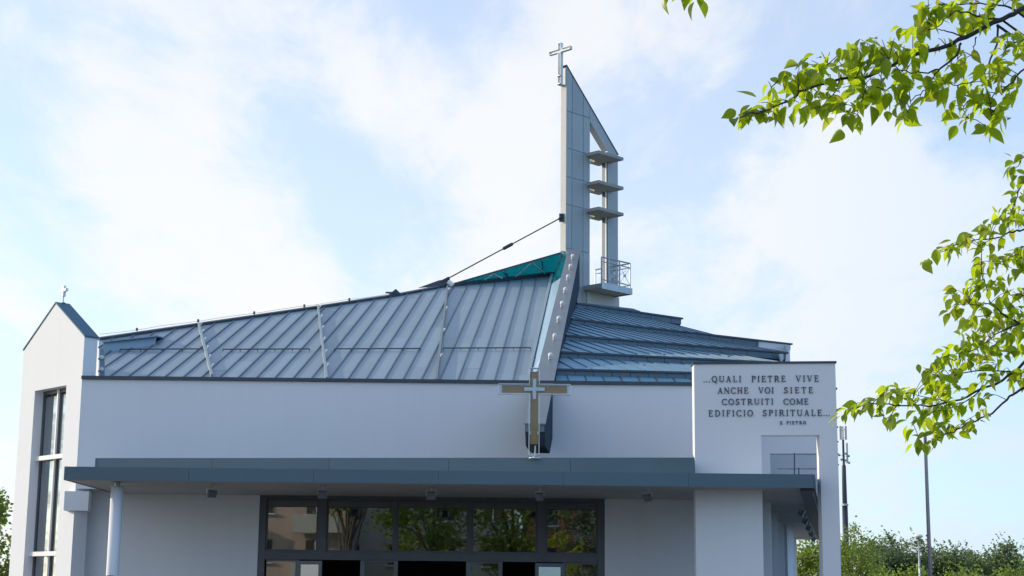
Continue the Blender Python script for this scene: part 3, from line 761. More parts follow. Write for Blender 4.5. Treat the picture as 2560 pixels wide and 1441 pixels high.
m_ = MB(); m_.prism([(CX1 - .003, YC + .053, SOF - .012), (CX1 + .05, YC + .053, SOF - .012), (CX1 + .05 + AX * 30, YC + 30, SOF - .012), (CX1 - .003 + AX * 30, YC + 30, SOF - .012)], (0, 0, FT - SOF + 0.012)); m_.build('side_fascia', 'fascia', canopy)
m_ = MB(); m_.prism([(CX1 - .30 + AX * .3, YC + .3, SOF - .07), (CX1 - .02 + AX * .3, YC + .3, SOF - .07), (CX1 - .02 + AX * 30, YC + 30, SOF - .07), (CX1 - .30 + AX * 30, YC + 30, SOF - .07)], (0, 0, 0.066)); m_.build('gutter_channel', 'cap', canopy)
# upper fascia, slightly turned in plan
UR = P(1737, 1144, 36.05); UL = P(243, 1146, 37.88); UZ = (UR.z + UL.z) / 2
nu = 5
for i in range(nu):
    a = UL.lerp(UR, i / nu); b = UL.lerp(UR, (i + 1) / nu); d_ = (b - a).normalized() * 0.003
    m_ = MB(); m_.prism([(a.x + d_.x, a.y, FT - .02), (b.x - d_.x, b.y, FT - .02), (b.x - d_.x, b.y, UZ), (a.x + d_.x, a.y, UZ)], (0, 0.05, 0)); m_.build('upper_fascia', 'fascia', canopy)
m_ = MB(); m_.prism([(UL.x, UL.y + .053, UZ - .06), (UR.x, UR.y + .053, UZ - .06), (UR.x, 39.93, UZ - .06), (UL.x, 39.93, UZ - .06)], (0, 0, 0.05)); m_.build('upper_deck', 'cap', canopy)
m_ = MB(); m_.prism([(UL.x - .003, UL.y, FT - .02), (UL.x - .003, 39.99, FT - .02), (UL.x - .003, 39.99, UZ), (UL.x - .003, UL.y, UZ)], (-0.04, 0, 0)); m_.build('upper_fascia', 'fascia', canopy)

# round column carrying its left end
cp_ = P(283, 1400, 36.4)
colm = thing('canopy_column', (cp_.x, 36.4, 0), 'slim pale column under the left end of the canopy', 'column')
mb = MB(); mb.lathe((cp_.x, 36.4, 0), [(0.135, 0), (0.135, SOF - 0.115)], 28); mb.build('shaft', 'plaster', colm, True)
mb = MB(); mb.lathe((cp_.x, 36.4, 0), [(0.16, SOF - .112), (0.16, SOF - .10), (0.06, SOF - .098), (0.06, SOF - 0.004)], 16); mb.build('steel_head', 'steel', colm)

# floodlights hung under the soffit
def floodlight(loc, yaw, label, group):
    t = thing('soffit_floodlight', loc, label, 'floodlight', group)
    o = Vector(loc); c, s = math.cos(yaw), math.sin(yaw); a = V(c, s, 0); b = V(-s, c, 0)
    m_ = MB(); m_.obox(o - a * .06 - b * .05 + V(0, 0, -.012), a * .12, b * .10, V(0, 0, .010)); m_.tube([o + V(0, 0, -.012), o + V(0, 0, -.09)], 0.018, 8)
    m_.obox(o - a * .125 + b * -.015 + V(0, 0, -.10), a * .25, b * .03, V(0, 0, .012))
    m_.obox(o - a * .125 + b * -.015 + V(0, 0, -.20), a * .012, b * .03, V(0, 0, .10)); m_.obox(o + a * .113 + b * -.015 + V(0, 0, -.20), a * .012, b * .03, V(0, 0, .10)); m_.build('bracket', 'steel', t)
    up = V(0, 0, 1); tl = (b * 0.45 + up * 0.9).normalized(); fw_ = (b * 0.9 - up * 0.45).normalized()
    m_ = MB(); q = o + V(0, 0, -.20)
    A_ = [q - a * .105 - tl * .085 + fw_ * .05, q + a * .105 - tl * .085 + fw_ * .05, q + a * .105 + tl * .085 + fw_ * .05, q - a * .105 + tl * .085 + fw_ * .05]
    B_ = [q - a * .07 - tl * .05 - fw_ * .08, q + a * .07 - tl * .05 - fw_ * .08, q + a * .07 + tl * .05 - fw_ * .08, q - a * .07 + tl * .05 - fw_ * .08]
    i = len(m_.v); m_.v += A_ + B_; m_.f += [(i, i + 1, i + 2, i + 3), (i + 7, i + 6, i + 5, i + 4)] + [(i + k, i + (k + 1) % 4, i + 4 + (k + 1) % 4, i + 4 + k) for k in range(4)]
    m_.build('lamp_housing', 'girder', t)
    m_ = MB(); m_.prism([v + fw_ * .004 + (q - v) * .08 for v in A_], fw_ * .006); m_.build('lamp_glass', 'frame_light', t)
    return t
names = ['soffit floodlight left of the entrance glazing, near the column', 'soffit floodlight above the left end of the entrance glazing', 'soffit floodlight at the middle of the entrance canopy', 'soffit floodlight above the right end of the entrance glazing', 'soffit floodlight between the glazing and the inscribed portal']
for (px, yaw), nm in zip(((530, 0.7), (807, 0.15), (1079, -0.1), (1350, -0.8), (1620, -0.9)), names):
    q = PZ(px, 1211 + (px - 530) * 0.0095, SOF); floodlight((q.x, q.y, SOF), math.pi + yaw, nm, 'floodlights under the canopy')
q = PZ(292, 1203, SOF)

# ================================================================== PORTAL FRAMES along the right
pu = V(7.28 - 4.15, 36.5 - 36.9, 0); PLen = pu.length; pu.normalize()
pn = V(pu.y, -pu.x, 0)            # towards the viewer
pA = V(4.15, 36.9, 0); pax = V(0.2, 1, 0).normalized()
def fh(px, py): return PP(px, py, pA, pn)
def fsu(px, py): h = fh(px, py); return (h - pA).dot(pu), h.z
PT = (P(1735, 912, 36.9).z + P(2088, 908, 36.5).z) / 2
sj0, zo = fsu(1903, 1088); sj1 = fsu(2051, 1150)[0]
portal_labels = ['white portal wall inscribed with four lines of dark capitals, right of the entrance', 'second white portal frame behind the inscribed wall',
                 'third white portal frame behind the inscribed wall', 'fourth white portal frame behind the inscribed wall',
                 'fifth white portal frame behind the inscribed wall', 'sixth white portal frame behind the inscribed wall', 'last white portal frame at the far end of the colonnade']
frames = []
for i in range(7):
    O = pA + V(0.92, 4.6, 0) * i
    t = thing('portal_frame', O, portal_labels[i], 'portal', 'portal frames of the right colonnade')
    TH = V(0.0, 0.42, 0)
    def fp(s, z, O=O): return O + pu * s + V(0, 0, z)
    top = PT
    m_ = MB(); m_.prism([fp(0, 0), fp(sj0, 0), fp(sj0, zo), fp(0, zo)], TH); m_.build('left_leg', 'plaster', t)
    m_ = MB(); m_.prism([fp(sj1, 0), fp(PLen, 0), fp(PLen, zo), fp(sj1, zo)], TH); m_.build('right_leg', 'plaster', t)
    m_ = MB(); m_.prism([fp(0, zo), fp(PLen, zo), fp(PLen, top), fp(0, top)], TH); m_.build('lintel_wall', 'plaster', t)
    m_ = MB(); m_.prism([fp(-0.03, top + .003) + pn * .03, fp(PLen + .03, top + .003) + pn * .03, fp(PLen + .03, top + .003) + TH - pn * .03, fp(-0.03, top + .003) + TH - pn * .03], (0, 0, 0.045)); m_.build('cap_sheet', 'cap', t)
    frames.append(t)
# thin steel ties seen through the first opening
for i, (px, ya, yb) in enumerate(((1986, 1133, 1215), (1997, 1170, 1215))):
    Yt = 40.9 + 4.6 * i
    m_ = MB(); a, b = P(px, ya, Yt), P(px, yb, Yt); m_.bar(a, b, 0.025, 0.025, V(0, 1, 0)); m_.build('hanger_rod', 'cap', frames[i + 1])
for i, nm in enumerate(('nearest floodlight under the canopy wing through the portal opening', 'second floodlight under the canopy wing through the portal opening', 'third floodlight under the canopy wing through the portal opening', 'fourth floodlight under the canopy wing through the portal opening', 'farthest floodlight under the canopy wing through the portal opening')):
    Yl = 42.5 + 4.4 * i; floodlight((CX1 - 0.42 + AX * (Yl - YC), Yl, SOF + .002), math.pi + 1.2, nm, 'floodlights under the canopy wing')

# ---- inscription: serif capitals cut as real raised letters
TK, TN, SH = 0.135, 0.06, 0.045
def letter_shapes(ch):
    P_ = []
    def rect(x0, y0, x1, y1): P_.append([(x0, y0), (x1, y0), (x1, y1), (x0, y1)])
    def stem(x, w=TK, y0=0, y1=1, s0=True, s1=True):
        rect(x - w / 2, y0, x + w / 2, y1)
        if s0: rect(x - w / 2 - .085, y0, x + w / 2 + .085, y0 + SH)
        if s1: rect(x - w / 2 - .085, y1 - SH, x + w / 2 + .085, y1)
    def hbar(x0, x1, y, tick=0, w=TN):
        rect(x0, y, x1, y + w)
        if tick > 0: rect(x1 - .05, y, x1, y + tick)
        if tick < 0: rect(x1 - .05, y + w + tick, x1, y + w)
    def diag(x0, y0, x1, y1, w): P_.append([(x0 - w / 2, y0), (x0 + w / 2, y0), (x1 + w / 2, y1), (x1 - w / 2, y1)])
    def arc(cx, cy, rx, ry, a0, a1, n=14, tk=TK, tn=TN):
        pr = None
        for i in range(n + 1):
            a = R(a0 + (a1 - a0) * i / n); w = tn + (tk - tn) * abs(math.cos(a))
            o = (cx + rx * math.cos(a), cy + ry * math.sin(a)); q = (cx + (rx - w) * math.cos(a), cy + (ry - w) * math.sin(a))
            if pr: P_.append([pr[0], o, q, pr[1]])
            pr = (o, q)
    if ch == 'I': stem(.2); adv = .40
    elif ch in 'EF':
        stem(.2); hbar(.2, .66, 1 - TN, -.24); hbar(.2, .55, .49); rect(.5, .42, .55, .64)
        if ch == 'E': hbar(.2, .70, 0, .24)
        adv = .76 if ch == 'E' else .70
    elif ch == 'L': stem(.2); hbar(.2, .68, 0, .26); adv = .72
    elif ch == 'T': stem(.40, s1=False); rect(0.04, 1 - TN, .76, 1); rect(.04, .76, .09, 1); rect(.71, .76, .76, 1); adv = .80
    elif ch == 'H': stem(.2); stem(.72); rect(.2, .48, .72, .48 + TN); adv = .92
    elif ch == 'N': stem(.15, TN); stem(.76, TN); diag(.14, 1, .77, 0, TK * 1.15); adv = .92
    elif ch == 'M': stem(.13, TN); stem(.92); diag(.15, 1, .5, .1, TK); diag(.5, .1, .88, 1, TN); adv = 1.06
    elif ch == 'A':
        diag(.12, 0, .42, 1, TN); diag(.70, 0, .42, 1, TK); rect(.22, .30, .62, .30 + TN); rect(0, 0, .26, SH); rect(.54, 0, .86, SH); adv = .86
    elif ch == 'V':
        diag(.42, 0, .14, 1, TK); diag(.44, 0, .74, 1, TN); rect(0, 1 - SH, .30, 1); rect(.62, 1 - SH, .86, 1); adv = .86
    elif ch == 'U':
        rect(.10, .30, .10 + TK, 1); rect(.02, 1 - SH, .36, 1); rect(.70, .30, .70 + TN, 1); rect(.62, 1 - SH, .86, 1); arc(.4375, .34, .3375, .34, 180, 360); adv = .88
    elif ch == 'O': arc(.45, .5, .44, .52, 0, 360, 26); adv = .92
    elif ch == 'Q': arc(.45, .5, .44, .52, 0, 360, 26); diag(.78, -.18, .5, .16, .12); adv = .92
    elif ch == 'C': arc(.46, .5, .44, .52, 48, 312, 20); rect(.74, .70, .80, .98); rect(.74, .04, .80, .22); adv = .86
    elif ch == 'D': stem(.2); arc(.40, .5, .46, .5, -90, 90, 14); rect(.2, 1 - TN, .42, 1); rect(.2, 0, .42, TN); adv = .92
    elif ch in 'PR':
        stem(.2); arc(.42, .73, .30, .27, -90, 90, 12); rect(.2, 1 - TN, .43, 1); rect(.2, .46, .43, .46 + TN)
        if ch == 'R': diag(.80, 0, .45, .48, TK); rect(.70, 0, .92, SH)
        adv = .74 if ch == 'P' else .88
    elif ch == 'S':
        arc(.34, .74, .27, .27, 35, 270, 14); arc(.34, .26, .29, .27, -145, 90, 14); rect(.56, .74, .61, .98); rect(.05, .02, .10, .26); adv = .68
    elif ch == '.': rect(.05, 0, .19, .14); adv = .26
    else: adv = .4
    return P_, adv
def write(word, a, b, base0, cap, parent):
    """letters of a word between two points of the wall; cap = letter height in metres"""
    wd = [letter_shapes(c) for c in word]
    tot = sum(w[1] for w in wd); a = Vector(a); b = Vector(b); L_ = (b - a).length; d = (b - a).normalized()
    gap = (L_ - tot * cap) / max(1, len(word) - 1) if len(word) > 1 else 0
    x = 0
    for (shapes, adv), ch in zip(wd, word):
        m_ = MB()
        for j, s_ in enumerate(shapes):
            m_.prism([a + d * (x + p[0] * cap) + V(0, 0, p[1] * cap) + pn * 0.001 for p in s_], pn * (0.016 + 0.0006 * j))
        m_.build('letter', 'letter', parent)
        x += adv * cap + gap
def cpx(cx, cy): return fh(1700 + cx * 0.236, 880 + cy * 0.236)
def word(w, x0, x1, y_base, y_cap):
    a = cpx(x0, y_base - 0 + 0.0 * x0); b = cpx(x1, y_base)
    z = (a.z + b.z) / 2; h = cpx(x0, y_cap).z - a.z
    a = V(a.x, a.y, z); b = V(b.x, b.y, z)
    write(w, a, b, None, h, frames[0])
for (w, x0, x1, yb, yt) in (('QUALI', 335, 650, 321, 256), ('PIETRE', 755, 1120, 319, 254), ('VIVE', 1225, 1470, 316, 251),
                            ('ANCHE', 398, 725, 442, 378), ('VOI', 830, 995, 440, 376), ('SIETE', 1100, 1410, 438, 374),
                            ('COSTRUITI', 443, 990, 561, 497), ('COME', 1095, 1362, 559, 495),
                            ('EDIFICIO', 300, 775, 684, 618), ('SPIRITUALE', 875, 1505, 680, 614),
                            ('S.', 1058, 1090, 769, 735), ('PIETRO', 1127, 1335, 768, 734)):
    word(w, x0, x1, yb, yt)
for (x0, x1, yb) in ((250, 322, 322), (1520, 1590, 679)):
    for k in range(3):
        c0 = cpx(x0 + (x1 - x0) * k / 2.6, yb); m_ = MB(); s_ = 0.020
        m_.prism([c0 + pn * .001, c0 + pu * s_ + pn * .001, c0 + pu * s_ + V(0, 0, s_) + pn * .001, c0 + V(0, 0, s_) + pn * .001], pn * 0.015); m_.build('ellipsis_dot', 'letter', frames[0])

# ================================================================== BELL TOWER
tb = V(1.90, 57.0, 0); td = V(0.7071, 0.7071, 0); tn = V(0.7071, -0.7071, 0)    # along the blade, outward normal of its broad face
tower = thing('bell_tower', tb, 'slender grey bell tower blade with slanted top, louvre shelves and balcony', 'bell tower')
def ts(px, py):
    h = PP(px, py, tb, tn); return (h - tb).dot(td), h.z
def tp(s, z, d=0.0): return tb + td * s + V(0, 0, z) - tn * d
TT = 0.26
sa, za = ts(1418, 166); sL, zL = ts(1546, 388)
s1 = ts(1475, 500)[0]; s2 = ts(1519, 600)[0]; s3 = ts(1545, 600)[0]
slope = (zL - za) / (sL - sa)
def ztop(s): return za + slope * (s - 0.0)
z_in_t = ts(1475, 305)[1]; z_in_b = ts(1519, 378)[1]
zbase = 8.0
m_ = MB(); m_.prism([tp(0.02, zbase, .02), tp(s1, zbase, .02), tp(s1, ztop(s1), .02), tp(0.02, ztop(0.02) - 0.02, .02)], -tn * (TT - .04)); m_.build('blade_core', 'tower', tower)
m_ = MB(); m_.prism([tp(s2, zbase, .0), tp(s3, zbase, .0), tp(s3, ztop(s3), .0), tp(s2, ztop(s2), .0)], -tn * TT); m_.build('outer_pier', 'tower', tower)
m_ = MB(); m_.prism([tp(s1 + .003, z_in_t, .0), tp(s2 - .003, z_in_b, .0), tp(s2 - .003, ztop(s2), .0), tp(s1 + .003, ztop(s1), .0)], -tn * TT); m_.build('slanted_head', 'tower', tower)
# pale front edge
m_ = MB(); m_.prism([tp(-.012, zbase, .0), tp(-.012, P(1405, 213, 57).z, 0), tp(-.012, P(1405, 213, 57).z, TT), tp(-.012, zbase, TT)], td * 0.03); m_.build('pale_front_edge', 'tower_edge', tower)
m_ = MB(); m_.prism([tp(-.010, P(1405, 212, 57).z, .0), tp(-.010, ztop(0) - .01, 0), tp(-.010, ztop(0) - .2, TT), tp(-.010, P(1405, 212, 57).z, TT)], td * 0.03); m_.build('edge_head', 'tower', tower)
# cladding panels
cols_ = [0.004, ts(1430, 400)[0], ts(1458, 400)[0], s1 - .003]
rows_ = [zbase] + [ts(1440, y_)[1] for y_ in (626, 517, 448, 377, 285)] + [99]
for a, b in zip(cols_[:-1], cols_[1:]):
    for c_, d_ in zip(rows_[:-1], rows_[1:]):
        x0_, x1_ = a + .012, b - .012; z0_ = c_ + .012
        t0_, t1_ = min(d_ - .012, ztop(x0_) - .015), min(d_ - .012, ztop(x1_) - .015)
        if t1_ < z0_: continue
        m_ = MB(); m_.prism([tp(x0_, z0_, .019), tp(x1_, z0_, .019), tp(x1_, t1_, .019), tp(x0_, t0_, .019)], tn * 0.022); m_.build('cladding_panel', 'tower_panel', tower)
m_ = MB(); m_.bar(tp(-.02, ztop(-.02) + .02, TT / 2), tp(s3 + .02, ztop(s3 + .02) + .02, TT / 2), TT + .04, 0.035, V(0, 0, 1)); m_.build('coping', 'cap', tower)
# louvre shelves with a round manhole for the ladder
def shelf(z, th):
    a0 = ts(1467, 450)[0] - 0.02; a1 = a0 + 1.36; d0, d1 = -0.60, 0.62
    hc = ((s1 + 0.36), 0.46); hr = 0.27
    bm = bmesh.new(); n = 20
    out = []
    def P2(s, d, zz): return tp(s, zz, d)
    corners = [(a0, d0), (a1, d0), (a1, d1), (a0, d1)]
    # outer ring sampled to the same count as the hole so that quads bridge them
    ringo = []
    for i in range(n):
        t = 2 * math.pi * i / n; dx, dy = math.cos(t), math.sin(t)
        sc_ = min(((a1 - hc[0]) / dx if dx > 1e-6 else 1e9), ((a0 - hc[0]) / dx if dx < -1e-6 else 1e9), ((d1 - hc[1]) / dy if dy > 1e-6 else 1e9), ((d0 - hc[1]) / dy if dy < -1e-6 else 1e9))
        ringo.append((hc[0] + dx * sc_, hc[1] + dy * sc_))
    # snap nearest samples to the corners
    for c in corners:
        k = min(range(n), key=lambda i: (ringo[i][0] - c[0]) ** 2 + (ringo[i][1] - c[1]) ** 2); ringo[k] = c
    ringi = [(hc[0] + hr * math.cos(2 * math.pi * i / n), hc[1] + hr * math.sin(2 * math.pi * i / n)) for i in range(n)]
    mb = MB(); 
    for zz in (z, z + th):
        mb.v += [P2(s, d, zz) for s, d in ringo] + [P2(s, d, zz) for s, d in ringi]
    for i in range(n):
        j = (i + 1) % n
        mb.f += [(i, j, n + j, n + i), (2 * n + i, 2 * n + j, 3 * n + j, 3 * n + i), (i, j, 2 * n + j, 2 * n + i), (n + i, n + j, 3 * n + j, 3 * n + i)]
    bm.free()
    return mb.build('louvre_shelf', 'concrete', tower)
for py in (386, 460, 526):
    shelf(ts(1467, py + 5)[1], 0.11)
# caged ladder in the opening
ld = MB(); lx0, lx1, ldp = s1 + 0.03, s1 + 0.30, TT + 0.12
zl0 = ts(1480, 706)[1]; zl1 = ts(1480, 352)[1]
for s_ in (lx0, lx1): ld.bar(tp(s_, zl0, ldp), tp(s_, zl1, ldp), 0.05, 0.05, td)
ladder = ld.build('ladder_rails', 'white_metal', tower)
nr = int((zl1 - zl0) / 0.25)
for i in range(nr):
    z = zl0 + 0.2 + i * (zl1 - zl0 - 0.3) / nr; m_ = MB(); m_.tube([tp(lx0, z, ldp), tp(lx1, z, ldp)], 0.014, 6); m_.build('ladder_rung', 'white_metal', ladder)
m_ = MB(); m_.prism([tp(s2 - .012, zbase, -.004), tp(s2 - .003, zbase, -.004), tp(s2 - .003, z_in_b - .04, -.004), tp(s2 - .012, z_in_b - .04, -.004)], -tn * (TT + .008)); m_.build('jamb_shade_sheet', 'frame', tower)  # dark sheet standing in for shade on the pier's inner face
# pale guide rail in the opening
m_ = MB(); sx = s2 - 0.12
m_.prism([tp(s2 - .055, zbase, .02), tp(s2 - .004, zbase, .02), tp(s2 - .004, z_in_b - .05, .02), tp(s2 - .055, z_in_b - .05, .02)], -tn * .05); m_.build('guide_rail', 'white_metal', tower)
# balcony
zf = ts(1467, 717)[1]
b0 = ts(1459, 717)[0]; b1 = b0 + 1.62; e0, e1 = -0.85, 0.9
m_ = MB()
m_.prism([tp(b0, zf - .16, e0), tp(b1, zf - .16, e0), tp(b1, zf - .16, e1), tp(b0, zf - .16, e1)], (0, 0, 0.16)); balc = m_.build('balcony_floor', 'concrete', tower)
m_ = MB(); m_.prism([tp(b0 - .01, zf - .2, e0 - .03), tp(b1 + .03, zf - .2, e0 - .03), tp(b1 + .03, zf + .03, e0 - .03), tp(b0 - .01, zf + .03, e0 - .03)], -tn * 0.027)
m_.prism([tp(b1 + .003, zf - .2, e0), tp(b1 + .003, zf - .2, e1), tp(b1 + .003, zf + .03, e1), tp(b1 + .003, zf + .03, e0)], td * 0.027); m_.build('balcony_edge', 'steel', balc)
m_ = MB()
HR = 0.95
pts = [tp(b0 + .05, zf, e0 + .03), tp(b0 + .42, zf, e0 + .03), tp((b0 + b1) / 2 + .2, zf, e0 + .03), tp(b1 - .03, zf, e0 + .03), tp(b1 - .03, zf, e1 - .03), tp(b0 + .05, zf, e1 - .03)]
corner = [tp(b0 + .05, zf, e0 + .03), tp(b1 - .03, zf, e0 + .03), tp(b1 - .03, zf, e1 - .03)]
for p in pts:
    m_ = MB(); m_.bar(p, p + V(0, 0, HR), 0.042, 0.042, td); m_.build('railing_post', 'steel', balc)
for h in (HR, HR - .16, .14):
    for a, b in zip(corner[:-1], corner[1:]):
        m_ = MB(); m_.tube([a + V(0, 0, h), b + V(0, 0, h)], 0.028 if h == HR else 0.019, 6); m_.build('handrail' if h == HR else 'lower_rail', 'steel', balc)
# rail panels with a cross of thin bars and a small square boss
for a, b in ((pts[1], pts[2]), (pts[2], pts[3]), (pts[3], pts[4])):
    c_ = (a + b) / 2 + V(0, 0, HR * .48); m_ = MB()
    for q in (a + V(0, 0, .14), a + V(0, 0, HR - .16), b + V(0, 0, .14), b + V(0, 0, HR - .16)): m_.bar(q, c_, 0.012, 0.012)
    d_ = (b - a).normalized(); m_.obox(c_ - d_ * .05 - V(0, 0, .05) - d_.cross(V(0, 0, 1)) * .02, d_ * .1, d_.cross(V(0, 0, 1)) * .04, V(0, 0, .1)); m_.build('railing_ornament', 'steel', balc)
# tower foot below the balcony
m_ = MB(); m_.prism([tp(s1 - .2, 7.5, -.06), tp(s3 - .002, 7.5, -.06), tp(s3 - .002, zf - .17, -.06), tp(s1 - .2, zf - .17, -.06)], -tn * (TT + .3)); m_.build('tower_foot', 'tower_edge', tower)

# hollow cross on the tower
ca = V(-0.7071, 0.7071, 0)          # arm direction, away to the left
cpix = PP(1403, 150, tb - td * 0.06, td)
cbase = tb - td * 0.10 + ca * (TT / 2 + 0.03)
zc0 = P(1403, 214, 57.1).z; zc1 = P(1403, 111, 57.1).z; zca = P(1403, 130, 57.1).z
tc_ = thing('tower_cross', (cbase.x, cbase.y, zc0), 'open metal frame cross standing at the tip of the bell tower', 'cross')
def cr_out(w, arm, z0_, z1_, za_):
    h = w / 2
    return [(-h, z0_), (h, z0_), (h, za_ - h), (arm, za_ - h), (arm, za_ + h), (h, za_ + h), (h, z1_), (-h, z1_), (-h, za_ + h), (-arm, za_ + h), (-arm, za_ - h), (-h, za_ - h)]
o_ = cr_out(0.135, 0.52, zc0, zc1, zca); dep = -td * 0.14
m_ = MB(); n = len(o_); cc = Vector((0, zca))
for k in range(n):
    a, b = o_[k], o_[(k + 1) % n]
    # plate along each edge of the outline, turned inwards
    e = Vector((b[0] - a[0], b[1] - a[1])); e.normalize(); nrm = Vector((-e.y, e.x)) * 0.016
    q = [a, b, (b[0] + nrm.x, b[1] + nrm.y), (a[0] + nrm.x, a[1] + nrm.y)]
    sh = 0.0005 * k
    m_.prism([V(cbase.x, cbase.y, 0) + ca * p[0] + V(0, 0, p[1]) + td * sh for p in q], dep)
m_.build('cross_frame', 'white_metal', tc_)
m_ = MB(); m_.obox(V(cbase.x, cbase.y, zc0 - .02) - ca * .085 - td * .2, ca * .17, td * .3, V(0, 0, 0.03)); m_.obox(V(cbase.x, cbase.y, zc0 + .30) - ca * .08 - td * .19, ca * .16, td * .18, V(0, 0, 0.02)); m_.build('foot_plate', 'steel', tc_)

# stay rod with turnbuckle
k0_ = tb + ca * (TT * .5) + V(0, 0, P(1405, 541, 57).z) - td * 0.02; k1_ = V1 + V(-.25, -.05, 0.12)
stay = thing('stay_rod', k1_, 'dark steel stay rod with turnbuckle from the tower to the roof ridge', 'stay rod')
m_ = MB(); m_.tube([k1_, k0_], 0.022, 8); m_.build('rod', 'dark_steel', stay)
dvec = (k0_ - k1_).normalized(); mid = k1_.lerp(k0_, .535)
m_ = MB(); m_.tube([mid - dvec * .24, mid - dvec * .18, mid + dvec * .18, mid + dvec * .24], [.025, .06, .06, .025], 8); m_.build('turnbuckle', 'dark_steel', stay)
m_ = MB(); m_.tube([k1_ - dvec * .1, k1_ + dvec * .3], .055, 8); m_.build('fork_end', 'dark_steel', stay)
m_ = MB(); m_.tube([k0_ - dvec * .22, k0_ - dvec * .04], [.03, .07], 8); m_.obox(k0_ - dvec * .06 - V(.09, .02, .16), V(.2, 0, 0), V(0, .06, 0), V(0, 0, .3)); m_.build('anchor_plate', 'dark_steel', stay)
m_ = MB(); q = ridge[4]; m_.prism([q + V(-.9, -.5, -.15), q + V(.25, .15, 0.06), q + V(.15, .1, .3), q + V(-.2, -.1, .2)], (0, .12, 0.02)); m_.build('ridge_bracket', 'cap', stay)
m_ = MB(); m_.tube([q + V(.12, -.1, .16), q + V(.28, -.12, .02)], .09, 10); m_.build('cable_boot', 'white_metal', stay)

# lightning wire along the ridge
wa = P(249, 836, ridge[0].y); wb = P(988, 732, ridge[3].y)
lw = thing('lightning_wire', wa, 'thin lightning conductor wire on little supports above the left roof ridge', 'wire')
m_ = MB(); m_.tube([wa.lerp(wb, i / 16) - V(0, 0, 0.03 * math.sin(math.pi * ((i * 5 / 16) % 1))) for i in range(17)], 0.006, 5); m_.build('wire', 'steel', lw)
for px, py in ((330, 827), (470, 809), (606, 788), (735, 768), (857, 749)):
    t_ = (px - 249) / (988 - 249); q = wa.lerp(wb, t_); m_ = MB(); m_.tube([q - V(0, 0, .05), q + V(0, 0, .03)], .035, 6); m_.tube([q - V(0, 0, .30), q - V(0, 0, .04)], .006, 4); m_.build('wire_support', 'dark_steel', lw)
m_ = MB(); q = ridge[3]; m_.prism([q + V(-.28, -.1, -.06), q + V(.32, .2, .03), q + V(.05, .05, .26)], (0, .06, 0)); m_.tube([wb - V(.3, .2, .04), wb], .03, 6); m_.build('wire_bracket', 'cap', lw)

# ================================================================== GLASS CROSS on the canopy
YX = 36.42
def xp(px, py): return P(px, py, YX)
gcx = xp(1337, 1143)
gcross = thing('glass_cross', (gcx.x, YX, UZ), 'tall acrylic and bronze cross with silver cross at its heart, above the entrance canopy', 'cross')
cx_ = xp(1336, 1000).x
zT, zB = xp(1337, 920).z, xp(1337, 1138).z; zA_ = xp(1337, 973).z
hw = 0.105; arm = (xp(1426, 972).x - xp(1247, 972).x) / 2
def plus(mb, w, a_l, z0_, z1_, za_, y, t, cx=cx_):
    pts = cr_out(w, a_l, z0_, z1_, za_); mb.prism([(cx + p[0], y, p[1]) for p in pts], (0, t, 0))
m_ = MB(); plus(m_, 0.225, arm, zB, zT, zA_, YX, 0.010); m_.build('acrylic_front', 'clear', gcross)
m_ = MB(); plus(m_, 0.225, arm, zB, zT, zA_, YX + 0.14, 0.010); m_.build('acrylic_back', 'clear', gcross)
ed = MB(); pts = cr_out(0.235, arm + .005, zB - .005, zT + .005, zA_); n = len(pts)
for k in range(n):
    a, b = pts[k], pts[(k + 1) % n]
    if k == 6 or k == 0: pass
    e = Vector((b[0] - a[0], b[1] - a[1])).normalized(); nr_ = Vector((-e.y, e.x)) * 0.012
    ed.prism([(cx_ + a[0], YX - .004 - .0004 * k, a[1]), (cx_ + b[0], YX - .004 - .0004 * k, b[1]), (cx_ + b[0] + nr_.x, YX - .004 - .0004 * k, b[1] + nr_.y), (cx_ + a[0] + nr_.x, YX - .004 - .0004 * k, a[1] + nr_.y)], (0, 0.158 + .0008 * k, 0))
ed.build('acrylic_edge', 'edge_glass', gcross)
zb_ = xp(1337, 1110).z; zt_ = xp(1337, 929).z; ab = xp(1420, 972).x - cx_ - .02
m_ = MB(); plus(m_, 0.17, ab, zb_, zt_, zA_, YX + 0.05, 0.03); m_.build('bronze_cross', 'copper', gcross)
m_ = MB(); plus(m_, 0.078, xp(1362, 972).x - cx_, xp(1337, 998).z, xp(1337, 947).z, zA_, YX + 0.018, 0.02); m_.build('silver_cross', 'silver', gcross)
for s_ in (-1, 1):
    m_ = MB(); m_.box(cx_ + s_ * (ab + .028) - .022, cx_ + s_ * (ab + .028) + .022, YX + .03, YX + .08, zA_ - .035, zA_ + .035); m_.build('end_clamp', 'silver', gcross)
    m_ = MB(); m_.box(cx_ + s_ * .083 - .012, cx_ + s_ * .083 + .012, YX + .018, YX + .048, xp(1337, 1086).z, xp(1337, 1078).z); m_.build('side_clamp', 'silver', gcross)
m_ = MB(); bz = UZ
m_.lathe((cx_ + .02, YX + .07, bz - 0.02), [(0.14, 0), (0.14, .012), (0.05, .02), (0.035, .06)], 14); m_.build('foot_flange', 'silver', gcross)
m_ = MB(); m_.tube([(cx_ + .02, YX + .06, bz + .03), (cx_ + .02, YX + .06, bz + .10), (cx_ + .03, YX + .06, bz + .26)], [.035, .022, .016], 10); m_.build('foot_spigot', 'white_metal', gcross)

